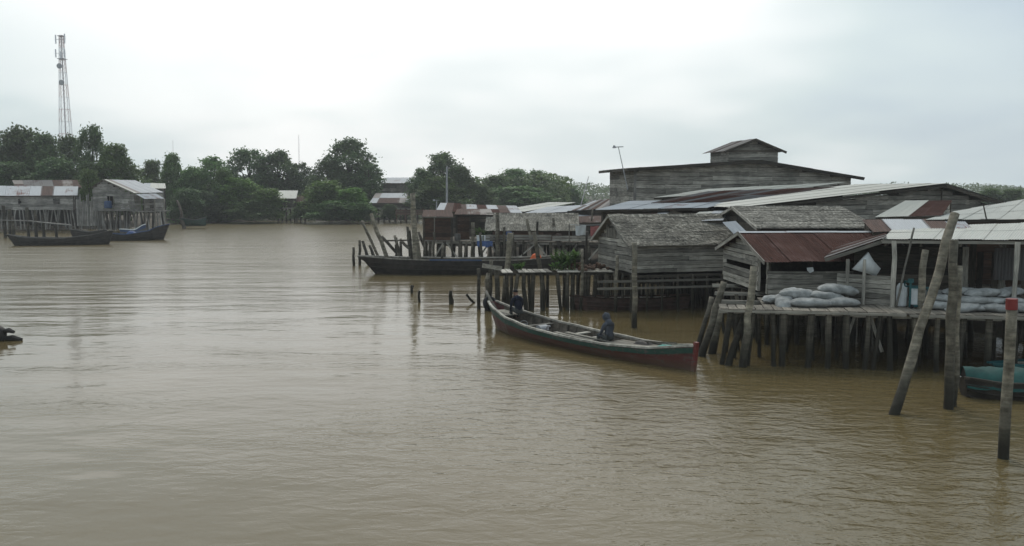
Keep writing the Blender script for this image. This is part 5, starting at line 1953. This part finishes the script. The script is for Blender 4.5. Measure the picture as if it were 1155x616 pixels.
# ------------------------------------------------------------------ lattice tower
tw = at(78.5, 246, 250); tw.z = .8
ztop = at(69, 40, 250).z
root = thing('lattice_tower', tw, 'tall pale red and white lattice telecom tower above the trees', 'tower')
H_ = ztop - .8
def leg(i, z):
    w = 2.2 * (1 - z / H_) + .65
    a = R(45 + 90 * i + 12)
    return tw + Vector((math.cos(a) * w, math.sin(a) * w, z))
plain('tower_red', (0.60, 0.46, 0.44), 0.6, .15)
plain('tower_white', (0.72, 0.72, 0.72), 0.6, .1)
NS = 14
for k in range(NS):
    z0_, z1_ = H_ * k / NS, H_ * (k + 1) / NS
    m = MB()
    for i in range(4):
        j = (i + 1) % 4
        m.bar(leg(i, z0_), leg(i, z1_), .10, .10)
        m.bar(leg(i, z0_), leg(j, z1_), .055, .055)
        m.bar(leg(j, z0_), leg(i, z1_), .055, .055)
        m.bar(leg(i, z1_), leg(j, z1_), .08, .08)
    m.build('tower_section', 'tower_red' if k % 2 else 'tower_white', root)
m = MB()
m.bar(tw, tw + Vector((0, 0, H_)), .28, .2)
m.build('cable_ladder', 'pale_steel', root)
for (z, dx, hh) in [(H_ - 1, 1.7, 2.6), (H_ - 1.2, -1.4, 2.4), (H_ - 5, 1.5, 2.2), (H_ - 5, -1.6, 2.2), (H_ - 5.5, .2, 2.0), (H_ - 34, 2.9, 2.2), (H_ - 33, -.3, 3)]:
    m = MB()
    m.box(tw + Vector((dx * .8, -.9, z)), .28, .2, hh)
    m.bar(tw + Vector((0, -.4, z)), tw + Vector((dx, -.9, z)), .1, .1)
    m.build('antenna_panel', 'tower_white', root)
for (z, dx) in [(H_ - 8.5, -.2), (H_ - 13, .2)]:
    m = MB()
    m.tube([tw + Vector((dx, -1.5, z)), tw + Vector((dx, -1.2, z)), tw + Vector((dx, -.6, z))], [.75, .7, .2], 12)
    m.build('dish', 'steel', root)
m = MB()
m.box(tw + Vector((0, 0, H_ - 6.4)), 2.0, 2.0, .12)
m.box(tw + Vector((0, 0, H_ - .2)), 1.6, 1.6, .12)
m.build('platform', 'steel', root)

# ------------------------------------------------------------------ far-left bank: houses, walkway, boats
def stilt_row(root, px0, px1, d, z0, n, zb=.0, mat='pale_plank', r=.09):
    for i in range(n):
        px = px0 + (px1 - px0) * (i + rnd.uniform(-.3, .3)) / max(1, n - 1)
        p = pxz(px, d + rnd.uniform(-.2, 1.5), 0)
        post('stilt', root, Z(p + Vector((rnd.uniform(-.5, .5), 0, 0)), zb), Z(p, z0), r, mat)
hz = at(0, 237, 112).z
root = roof_shed('long_stilt_house', 'long low plank house on stilts with bright zinc roof, far left', 'house',
          at(-22, 221, 112), at(87, 220.5, 112), at(88, 210.5, 116), at(-20, 209.5, 116), None, zg=hz, wmat='far_wood_wall', h=.35, wid=1.6,
          seq=['zinc_grey', 'zinc_grey', 'zinc_grey', 'zinc_grey', 'zinc_grey', 'rust_mix', 'zinc_grey', 'zinc_grey'], op=((8.6, 9.5, 3.4, 4.1), (4.2, 4.6, 3.5, 4.0)))
for i in range(15):
    pass
stilt_row(root, -20, 118, 112, hz, 42, .3, 'far_wood_wall', .09)
stilt_row(root, -18, 86, 115, hz, 16, .3, 'dark_plank', .12)
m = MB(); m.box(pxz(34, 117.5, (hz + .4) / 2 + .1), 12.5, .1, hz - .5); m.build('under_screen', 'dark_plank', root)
for i, (px, w_, h_) in enumerate([(55, 7, 5), (18, 10, 3)]):
    p = at(px, 228, 112.5)
    m = MB(); m.box(p + Vector((0, .25, 0)), w_ * .112, .06, h_ * .112); m.build('window', 'dark_gap', root)
roof_shed('rust_ridge_house', 'rusty brown sheet roof rising behind the long zinc roofed stilt house', 'house',
          at(18, 212, 118), at(93, 211.5, 118), at(92, 203, 122), at(14, 203.5, 122), ['rust_mix', 'dark_sheet', 'rust_mix'], zg=2.4, wmat='far_wood_wall', h=.4, wid=1.4)
# side wing and slatted fence between the houses
root = thing('slat_fence', pxz(98, 111, .5), 'pale upright slat fence between the two stilt houses', 'fence')
for i in range(16):
    px = 86 + i * 1.9
    p = pxz(px, 111, 0)
    plank('slat', root, Z(p, .8), Z(p, 4.2 + rnd.uniform(-.4, .6)), .16, .05, 'far_wood_wall', up=(1, 0, 0))
plank('fence_rail', root, pxz(86, 111.1, 2.6), pxz(116, 111.1, 2.6), .1, .06, 'far_wood_wall')
# gable house
root = thing('gable_stilt_house', pxz(130, 110, 0), 'tall grey plank stilt house with gable end and blue grey zinc awning across the river', 'house')
z0 = at(120, 238, 110).z
gl, ga, ge = at(104, 212, 110), at(117, 202.5, 110), at(151, 218, 109.5)
wall(root, xy(gl), xy(ge), z0, [(0, gl.z - .1), (ga.x - gl.x, ga.z - .15), (ge.x - gl.x, ge.z - .15)], .3, 'far_wood_wall', openings=((1.9, 2.8, 3.4, 4.6),))
rb0, eb0 = at(152, 203.5, 117), at(184, 217, 116.5)
roof_slope(root, ga + Vector((0, -.3, 0)), rb0, ge + Vector((.1, -.3, 0)), eb0, None, wid=.9, seq=['zinc_white', 'rust_mix', 'zinc_grey', 'zinc_grey', 'zinc_grey', 'zinc_grey', 'zinc_grey', 'zinc_grey'])
roof_slope(root, rb0, ga + Vector((0, -.3, 0)), gl + Vector((0, 8, 0)), gl + Vector((0, -.3, 0)), 'rust_mix', wid=1.2)
wall(root, xy(ge), xy(eb0), z0, [(0, ge.z - .1), (9, eb0.z - .1)], .3, 'far_wood_wall', openings=((1.5, 2.4, 2.5, 4.3), (3.6, 4.6, 2.5, 4.3)))
plank('barge_board', root, ga + Vector((0, -.33, 0)), ge + Vector((.1, -.33, 0)), .18, .05, 'pale_plank')
aw0, aw1, aw2, aw3 = at(153, 219, 109.5), at(176, 218.5, 114), at(185, 224, 112.5), at(163, 224.5, 108.2)
roof_slope(root, aw0, aw1, aw3, aw2, 'zinc_blue', wid=.9)
for q in (aw3, aw2, aw3.lerp(aw2, .5)):
    post('porch_post', root, Z(q, .2), Z(q, q.z), .09, 'pale_plank')
m = MB(); m.box(at(124, 226, 110.4), .85, .06, 1.2); wn_ = m.build('window', 'dark_gap', root)
wc = at(124, 226, 110.3)
m = MB()
for sx_ in (-.46, 0, .46):
    m.box(wc + Vector((sx_, -.05, 0)), .08, .06, 1.3)
for sz_ in (-.64, .64):
    m.box(wc + Vector((0, -.05, sz_)), .84, .06, .08)
WM[wn_] = WM[root].copy()
m.build('frame', 'pale_plank', wn_)
m = MB()
for k in range(5):
    m.bar(at(137 + k * .3, 237 - k * 2, 109.7), at(146 - k * .3, 237 - k * 2, 109.7), .06, .06)
m.bar(at(136, 238, 109.7), at(140, 227, 109.8), .08, .08); m.bar(at(147, 238, 109.7), at(143, 227, 109.8), .08, .08)
m.build('drying_rack', 'white_plastic', root)
stilt_row(root, 106, 184, 110.5, z0, 20, .2, 'far_wood_wall', .1)
stilt_row(root, 108, 186, 113.5, z0, 14, .2, 'dark_plank', .13)
pd0, pd1 = at(150, 239, 108.6), at(186, 238, 112)
for k in range(4):
    plank('porch_board', root, pd0 + Vector((0, k * .5, 0)), pd1 + Vector((0, k * .5, 0)), .45, .08, 'far_wood_wall', up=(0, 1, 0))
plank('porch_rail', root, pd0 + Vector((0, -.1, .9)), pd1 + Vector((0, -.1, .9)), .14, .06, 'far_wood_wall')
roof_shed('white_patch_house', 'house with pale patched roof just behind the gable stilt house', 'house',
          at(160, 213, 118), at(187, 212.5, 118), at(186, 207, 121), at(163, 206.5, 121), ['zinc_white', 'zinc_grey'], zg=2.2, wmat='far_wood_wall', h=.4, wid=1.1)
roof_shed('dark_bank_house', 'dark shaded plank house half hidden under the trees right of the gable stilt house', 'house',
          at(186, 224, 150), at(236, 223, 152), at(238, 216, 157), at(188, 216, 155), ['rust_mix', 'dark_sheet'], zg=2.0, wmat='dark_plank', h=.4, wid=1.2)
p = at(122, 235, 109.3)
m = MB()
m.tube([p + Vector((0, 0, z)) for z in (0, .1, .8, .9)], [.4, .45, .45, .35], 12)
tag(m.build('water_drum', 'blue_paint', origin=p), 'blue barrel against the gable stilt house, near its left corner', 'barrel')
# walkway
root = thing('plank_walkway', pxz(30, 98, 0), 'thin plank walkway on posts in front of the long zinc roofed house', 'walkway')
zw = at(40, 249, 98).z
plank('walk_board', root, at(-20, 247.5, 98), at(38, 249.5, 98), .5, .1, 'far_wood_wall', up=(0, 1, 0))
plank('walk_board', root, at(37, 249.6, 98), at(80, 254, 98), .5, .1, 'far_wood_wall', up=(0, 1, 0))
for px, top_ in ((9, 236), (13, 244), (29.5, 234), (38.5, 237), (47, 243), (3, 232), (62, 250)):
    t_ = at(px + 1, top_, 98.2)
    post('walk_post', root, Z(pxz(px, 98.2, 0), -.8), t_, .17, 'pile_wood')
dk = dict(hull='hull_dark', strake='hull_dark', rail='hull_grey', inside='dark_plank')
boat('moored_boat', 'long dark boat moored nearest at the far left below the walkway', pxz(14, 84, 0), pxz(120, 86, 0), 1.8,
     [(0, 1.05), (.15, .75), (.5, .65), (.8, .9), (1, 1.35)], [(0, .2), (.15, .7), (.4, 1), (.75, .9), (1, .1)], dk, rake=(.7, .5), strake=False)
boat('moored_boat', 'dark boat with blue trimmed bow below the gable stilt house', pxz(120, 92, 0), pxz(182, 94, 0), 1.7,
     [(0, .8), (.3, .65), (.7, .95), (1, 1.65)], [(0, .3), (.2, .8), (.5, 1), (.8, .8), (1, .12)], dict(hull='hull_dark', strake='hull_dark', rail='blue_paint', inside='dark_plank'), rake=(.2, .7), strake=False)
boat('moored_boat', 'small pale rimmed boat half hidden behind the blue trimmed boat', pxz(136, 97, 0), pxz(162, 98, 0), 1.5,
     [(0, 1.0), (.5, .9), (1, 1.5)], [(0, .4), (.4, 1), (1, .15)], dict(hull='hull_grey', strake='blue_paint', rail='white_plastic', inside='hull_grey'), strake=True, thwarts=(.5,), floor=False)
boat('moored_boat', 'low dark boat lying behind the long dark boat at the far left', pxz(80, 97, 0), pxz(118, 98, 0), 1.4,
     [(0, .95), (.5, .7), (1, .9)], [(0, .2), (.4, 1), (1, .2)], dk, strake=False, thwarts=(.5,), floor=False)
cloth_lump('blue_bundle', pxz(147, 93, .6), 1.1, .7, .35, 'tarp_blue', 'blue tarp bundle in the blue trimmed boat', 'tarp', 9)
boat('teal_boat', 'small dark teal boat pulled up under the trees by the leaning dead trunk', at(206, 243, 122), at(232, 243, 123), 1.3,
     [(0, 1.5), (.5, 1.15), (1, 1.5)], [(0, .15), (.4, 1), (1, .15)], dict(hull='hull_green', strake='hull_green', rail='hull_grey', inside='dark_plank'), strake=False, thwarts=(.5,), floor=False, keel=.3)
pole('dead_trunk', G(208, 258), at(200, 226, G(208, 258).y + 2), .32, .16, 'leaning bare dead trunk standing at the bank right of the stilt house', 'tree trunk', 'bark', bend=.15)

# houses among the far trees
def far_house(name, label, e0, e1, r1_, r0, mats, zg, wmat, nst, seq=None, h=.4):
    root = roof_shed(name, label, 'house', e0, e1, r1_, r0, mats, zg=zg, wmat=wmat, h=h, wid=1.2, seq=seq)
    for i in range(nst):
        p = e0.lerp(e1, (i + .5) / nst)
        post('stilt', root, Z(p, -.3), Z(p, zg), .12, 'dark_plank')
    m = MB()
    m.bar(Z(e0, zg) + Vector((0, -.6, -.1)), Z(e1, zg) + Vector((0, -.6, -.1)), 1.2, .12)
    m.build('porch_deck', 'far_wood_wall', root)
    return root
far_house('small_stilt_house', 'small dark stilt house with bright zinc roof between the mangroves', at(311, 224, 146), at(334, 224, 146), at(336, 215, 149), at(315, 215, 149), 'zinc_white', 2.4, 'dark_plank', 5)
far_house('small_porch', 'dark low side roof right of the small zinc roofed stilt house', at(332, 228, 147), at(346, 228, 147), at(342, 221, 149), at(332, 220, 149), 'rust_mix', 2.4, 'dark_plank', 3)
far_house('zinc_hall', 'large pale grey hall behind the trees at the far side of the river bend', at(428, 206.5, 158), at(472, 206.5, 158), at(472, 200.5, 166), at(436, 200.5, 166), 'zinc_grey', 2.0, 'pale_plank', 4, h=.6)
far_house('rust_porch_house', 'low house with brown rusty porch roof below the large grey hall', at(417, 229, 146), at(474, 229, 146), at(474, 218, 152), at(424, 218, 152), ['rust_mix', 'rust_mix', 'zinc_grey'], 2.4, 'dark_plank', 9)
root = thing('bank_fence', at(470, 242, 140), 'brown plank fence on the bank right of the rusty porch house', 'fence')
for k in range(3):
    plank('fence_board', root, at(446, 237.5 + k * 2, 139), at(486, 237.5 + k * 2, 139), .24, .05, 'brown_plank')
for px in (447, 457, 467, 477, 485):
    post('fence_post', root, pxz(px, 139.1, .3), at(px, 235, 139.1), .1, 'brown_plank')

# ------------------------------------------------------------------ drifting debris at the left edge
dp = G(2, 384)
root = thing('driftwood', dp, 'dark waterlogged root with two flat stubs drifting at the left edge', 'driftwood')
m = MB()
vs, fs = [], []
for i in range(9):
    for j in range(12):
        th, ph = math.pi * i / 8, 2 * math.pi * j / 12
        q = Vector((math.sin(th) * math.cos(ph), math.sin(th) * math.sin(ph), math.cos(th)))
        q *= 1 + .25 * mnoise.noise(q * 2)
        vs.append(dp + Vector((q.x * .38 - .2, q.y * .3, q.z * .38 + .15)))
for i in range(8):
    for j in range(12):
        fs.append((i * 12 + j, (i + 1) * 12 + j, (i + 1) * 12 + (j + 1) % 12, i * 12 + (j + 1) % 12))
m.add(vs, fs)
m.build('root_ball', 'hull_dark', root, smooth=True)
for (x0, z0_, x1, z1_, w) in ((.1, .33, .47, .30, .13), (.1, .06, .72, .03, .16)):
    m = MB()
    m.tube([dp + Vector((x0, 0, z0_)), dp + Vector(((x0 + x1) / 2, -.02, z0_ + .03)), dp + Vector((x1, -.04, z1_))], [w * .55, w * .7, w * .4], 7)
    m.build('root_stub', 'hull_dark', root)

# ------------------------------------------------------------------ trees
def tree_proto(kind, seed):
    r = random.Random(seed)
    H0, W0 = 12.0, 9.0
    crown, trunk = MB(), MB()
    lobes = []
    if kind == 'dense':
        nl, zlo = 22, .16
    elif kind == 'open':
        nl, zlo = 21, .24
    elif kind == 'bush':
        nl, zlo = 20, .04
    else:
        nl, zlo = 8, .45
    for i in range(nl):
        t = (i + r.random()) / nl
        z = zlo + (0.93 - zlo) * t
        prof = {'dense': math.sin(math.pi * min(1, .18 + .82 * t)) ** .6, 'open': math.sin(math.pi * min(1, .12 + .83 * t)) ** .8,
                'bush': (1 - t * .75) ** .8, 'tall': .35 + .3 * t}[kind]
        a = i * 2.4 + r.uniform(-.5, .5)
        rad = prof * W0 * .5 * r.uniform(.35, .85)
        sz = {'dense': 1.85, 'open': 1.45, 'bush': 1.9, 'tall': 1.0}[kind] * r.uniform(.7, 1.25) * (1.1 - .35 * t)
        lobes.append((Vector((math.cos(a) * rad, math.sin(a) * rad, z * H0)), sz))
    # trunk and limbs
    if kind == 'bush':
        for i in range(5):
            a = r.uniform(0, 6.28)
            trunk.tube([(0, 0, 0), (math.cos(a) * .6, math.sin(a) * .6, 2), (math.cos(a) * 1.8, math.sin(a) * 1.8, 5)], [.14, .11, .04], 5)
    else:
        trunk.tube([(0, 0, -.3), (.1, .05, 2.5), (-.1, .1, 5.5), (.05, 0, 8.5), (0, 0, 10.5)], [.34, .28, .21, .12, .05], 7)
    for c, s in lobes:
        z0_ = max(.8, c.z * .55)
        trunk.tube([(0, 0, z0_), (c.x * .5, c.y * .5, z0_ + (c.z - z0_) * .65), tuple(c)], [.11, .08, .03], 5)
    dens = {'dense': 1.0, 'open': .75, 'bush': 1.1, 'tall': .7}[kind]
    for c, s in lobes:
        ncl = int(24 * dens * s)
        for k in range(ncl):
            q = Vector((r.gauss(0, 1), r.gauss(0, 1), r.gauss(0, 1) + .25)).normalized()
            cc = c + Vector((q.x * s, q.y * s, q.z * s * .72)) * r.uniform(.45, 1.2)
            cs = r.uniform(.28, .62) * (1.15 if kind == 'bush' else 1)
            for j in range(17):
                p = cc + Vector((r.gauss(0, 1), r.gauss(0, 1), r.gauss(0, .7))) * cs * .85
                ln, wd = r.uniform(.30, .55), r.uniform(.12, .24)
                d = Vector((r.gauss(0, 1), r.gauss(0, 1), r.gauss(-.15, .6))).normalized()
                sd = d.cross(Vector((r.gauss(0, .5), r.gauss(0, .5), 1))).normalized()
                crown.add([p - d * ln / 2, p + sd * wd, p + d * ln / 2, p - sd * wd], [(0, 1, 2, 3)])
    return trunk, crown
PROTO = {}
def tree(px, ytop, wpx, d, kind, seed, leaf, label, zg=.8, name='mangrove_tree', group='trees across the river'):
    key = (kind, seed, leaf)
    if key not in PROTO:
        t, c = tree_proto(kind, seed * 17 + len(kind))
        PROTO[key] = (t.mesh('trunk', 'bark', smooth=True), c.mesh('crown', leaf))
    tm, cm_ = PROTO[key]
    p = pxz(px, d, zg)
    Ht = at(px, ytop, d).z - zg
    Wt = wpx * d / 1000
    root = thing(name, p, label, 'tree', group)
    M = Matrix.Translation(p) @ Matrix.Rotation(rnd.uniform(0, 6.28), 4, 'Z') @ Matrix.Diagonal((Wt / 9.0, Wt / 9.0, Ht / 12.0, 1))
    link('trunk', tm, root, M)
    link('crown', cm_, root, M)
TREES = [
    # px, top y, width px, distance, kind, seed, leaf, label
    (-12, 152, 62, 136, 'dense', 1, 'leaf_dark', 'dense dark tree cut by the left edge of the picture'),
    (22, 142, 62, 134, 'dense', 2, 'leaf_dark', 'broad dark tree left of the lattice tower'),
    (52, 150, 52, 132, 'dense', 3, 'leaf_dark', 'dark tree directly in front of the lattice tower foot'),
    (78, 150, 44, 138, 'open', 1, 'leaf_dark', 'dark loose tree just right of the lattice tower'),
    (106, 137, 40, 130, 'open', 2, 'leaf_dark', 'tall gappy tree with sky showing through right of the lattice tower'),
    (133, 164, 56, 128, 'dense', 1, 'leaf_mid', 'rounded tree behind the gable stilt house'),
    (60, 178, 60, 126, 'dense', 2, 'leaf_dark', 'low dark tree behind the rusty ridge roof at far left'),
    (12, 182, 60, 126, 'dense', 3, 'leaf_dark', 'low dark tree behind the long zinc roof at far left'),
    (100, 184, 36, 125, 'dense', 1, 'leaf_dark', 'low dark tree filling the gap between the two stilt houses'),
    (102, 189, 30, 113.5, 'open', 3, 'leaf_mid', 'small green tree between the two stilt houses'),
    (172, 180, 32, 150, 'dense', 3, 'leaf_mid', 'narrow tree right behind the gable stilt house'),
    (196, 174, 34, 148, 'dense', 1, 'leaf_mid', 'upright tree below the faint thin antenna'),
    (216, 188, 40, 146, 'dense', 2, 'leaf_mid', 'low rounded tree right of the antenna tree'),
    (238, 175, 50, 150, 'open', 3, 'leaf_mid', 'mid green tree left of the broad pair of trees'),
    (253, 190, 34, 146, 'dense', 3, 'leaf_mid', 'low tree tucked left below the broad pair of trees'),
    (282, 165, 56, 162, 'open', 1, 'leaf_dark', 'left one of the broad pair of dark trees across the river'),
    (314, 167, 54, 164, 'open', 2, 'leaf_dark', 'right one of the broad pair of dark trees across the river'),
    (338, 182, 36, 166, 'open', 3, 'leaf_dark', 'dark tree at the foot of the pale antenna mast'),
    (300, 196, 70, 166, 'dense', 2, 'leaf_dark', 'low dark tree under the broad pair of dark trees'),
    (394, 153, 66, 160, 'open', 2, 'leaf_dark', 'tallest open crowned tree in the middle of the far bank'),
    (372, 178, 44, 158, 'open', 1, 'leaf_dark', 'dark shoulder tree left of the tallest open crowned tree'),
    (416, 184, 40, 156, 'open', 3, 'leaf_dark', 'dark shoulder tree right of the tallest open crowned tree'),
    (395, 196, 60, 156, 'dense', 1, 'leaf_dark', 'low dark tree under the tallest open crowned tree'),
    (268, 200, 62, 146, 'bush', 1, 'leaf_bright', 'broad bright green mangrove bush on the water left of the small stilt house'),
    (300, 212, 52, 144, 'bush', 2, 'leaf_bright', 'lower bright mangrove bush touching the small stilt house'),
    (238, 208, 46, 146, 'bush', 3, 'leaf_mid', 'mid green mangrove bush left of the broad bright bush'),
    (212, 212, 40, 140, 'bush', 1, 'leaf_dark', 'dark mangrove bush behind the leaning dead trunk'),
    (224, 214, 56, 143, 'bush', 2, 'leaf_dark', 'dark shady bush right of the leaning dead trunk'),
    (286, 226, 60, 142, 'bush', 3, 'leaf_mid', 'low mangrove bush overhanging the water left of the small stilt house'),
    (250, 228, 50, 143, 'bush', 2, 'leaf_dark', 'low dark mangrove bush overhanging the water below the broad bright bush'),
    (380, 226, 60, 140, 'bush', 1, 'leaf_mid', 'low mangrove bush overhanging the water below the tallest open crowned tree'),
    (408, 228, 36, 140, 'bush', 2, 'leaf_mid', 'low mangrove bush overhanging the water at the edge of the rusty porch house'),
    (366, 203, 60, 144, 'bush', 2, 'leaf_bright', 'broad bright green mangrove bush right of the small stilt house'),
    (396, 212, 48, 142, 'bush', 3, 'leaf_bright', 'lower bright mangrove bush left of the rusty porch house'),
    (340, 232, 28, 143, 'bush', 1, 'leaf_mid', 'small mangrove bush in front of the small stilt house'),
    (439, 230, 22, 141, 'bush', 2, 'leaf_dark', 'small dark bush in front of the rusty porch house'),
    (500, 170, 52, 150, 'open', 1, 'leaf_dark', 'tall open crowned tree rising behind the utility pole'),
    (477, 188, 40, 148, 'open', 2, 'leaf_dark', 'tree right beside the large grey hall'),
    (520, 188, 40, 148, 'dense', 3, 'leaf_dark', 'dark rounded tree right of the utility pole'),
    (497, 200, 66, 144, 'dense', 1, 'leaf_mid', 'low wide tree behind the utility pole'),
    (538, 206, 50, 150, 'dense', 2, 'leaf_mid', 'low tree left of the broad distant tree mass'),
    (560, 198, 50, 175, 'dense', 1, 'leaf_mid', 'left tree of the broad distant tree mass behind the landing'),
    (580, 190, 50, 180, 'dense', 3, 'leaf_mid', 'rounded highest tree of the broad distant tree mass'),
    (603, 192, 44, 182, 'dense', 2, 'leaf_mid', 'right hand high tree of the broad distant tree mass'),
    (590, 210, 80, 165, 'dense', 2, 'leaf_mid', 'low front tree of the broad distant tree mass'),
    (626, 202, 30, 190, 'open', 1, 'leaf_mid', 'small loose tree right of the broad distant tree mass'),
    (643, 210, 34, 195, 'dense', 1, 'leaf_mid', 'low last tree before the gap left of the warehouse'),
    (1118, 212, 34, 150, 'dense', 2, 'leaf_mid', 'distant tree left of two behind the right hand roofs'),
    (1142, 213, 38, 150, 'dense', 3, 'leaf_mid', 'distant tree right of two behind the right hand roofs'),
]
for i, (px, yt, w, d_, kd, sd, lf_, lab) in enumerate(TREES):
    tree(px, yt, w, d_, kd, sd, lf_, lab)
# scrub and roots along the far waterline
r = random.Random(31)
m = MB()
pts_ = [gxy(px, yy) for px, yy in ((186, 253.5), (200, 253), (260, 250), (340, 249), (420, 248.5), (480, 247.5), (540, 246.4))]
for k in range(len(pts_) - 1):
    (x0, y0), (x1, y1) = pts_[k], pts_[k + 1]
    n_ = int(math.hypot(x1 - x0, y1 - y0) * 75)
    for i in range(n_):
        t = r.random()
        dd = r.random() ** .7 * 5 - .6
        env = .55 + .9 * max(0, mnoise.noise(Vector((x0 + (x1 - x0) * t, 0, 0)) * .35) + .35)
        p = Vector((x0 + (x1 - x0) * t, y0 + (y1 - y0) * t + dd, .05 + r.random() ** 1.3 * 2.6 * env * min(1, .45 + dd * .3)))
        d = Vector((r.gauss(0, 1), r.gauss(0, 1), r.gauss(0, .8))).normalized()
        sd = d.cross(Vector((r.gauss(0, .5), r.gauss(0, .5), 1))).normalized()
        ln, wd = r.uniform(.15, .34), r.uniform(.07, .15)
        m.add([p - d * ln, p + sd * wd, p + d * ln, p - sd * wd], [(0, 1, 2, 3)])
tag(m.build('bank_scrub', 'leaf_dark'), 'low scrub along the far waterline', 'scrub', kind='stuff')
# far low wood closing the horizon
r = random.Random(77)
m = MB()
for i in range(30000):
    x = r.uniform(-90, 300)
    y = r.uniform(360, 420)
    hmax = 6.0 + 3.5 * mnoise.noise(Vector((x * .05, y * .05, 0)))
    p = Vector((x, y, .8 + hmax * r.random() ** .6))
    d = Vector((r.gauss(0, 1), r.gauss(0, 1), r.gauss(0, .6))).normalized()
    sd = d.cross(Vector((r.gauss(0, .5), r.gauss(0, .5), 1))).normalized()
    ln, wd = r.uniform(.5, 1.0), r.uniform(.25, .5)
    m.add([p - d * ln, p + sd * wd, p + d * ln, p - sd * wd], [(0, 1, 2, 3)])
for i in range(26000):
    x = r.uniform(-135, 12)
    y = 172 + r.uniform(0, 26)
    hmax = (8.0 + 5.0 * mnoise.noise(Vector((x * .07, y * .02, 4)))) * (1 if x < -28 else .72)
    p = Vector((x, y, .8 + hmax * r.random() ** .6))
    d = Vector((r.gauss(0, 1), r.gauss(0, 1), r.gauss(0, .6))).normalized()
    sd = d.cross(Vector((r.gauss(0, .5), r.gauss(0, .5), 1))).normalized()
    ln, wd = r.uniform(.3, .6), r.uniform(.16, .3)
    m.add([p - d * ln, p + sd * wd, p + d * ln, p - sd * wd], [(0, 1, 2, 3)])
tag(m.build('far_wood', 'leaf_mid'), 'far low belt of woodland closing the horizon', 'woodland', kind='stuff')

# ------------------------------------------------------------------ humid river air
m = MB()
m.box((0, 370, 26.0), 1460, 940, 59.5)
hz_o = m.build('haze', 'dark_gap')
hm_ = bpy.data.materials.new('humid_air')
hm_.use_nodes = True
hn = hm_.node_tree
for nn_ in list(hn.nodes):
    if nn_.type == 'BSDF_PRINCIPLED': hn.nodes.remove(nn_)
pv_ = hn.nodes.new('ShaderNodeVolumePrincipled')
pv_.inputs['Color'].default_value = (0.97, 0.98, 0.99, 1)
pv_.inputs['Density'].default_value = 0.00055
pv_.inputs['Anisotropy'].default_value = 0.3
hn.links.new(pv_.outputs[0], hn.nodes['Material Output'].inputs['Volume'])
hz_o.data.materials.clear()
hz_o.data.materials.append(hm_)
tag(hz_o, 'thin humid river haze', 'haze', kind='stuff')
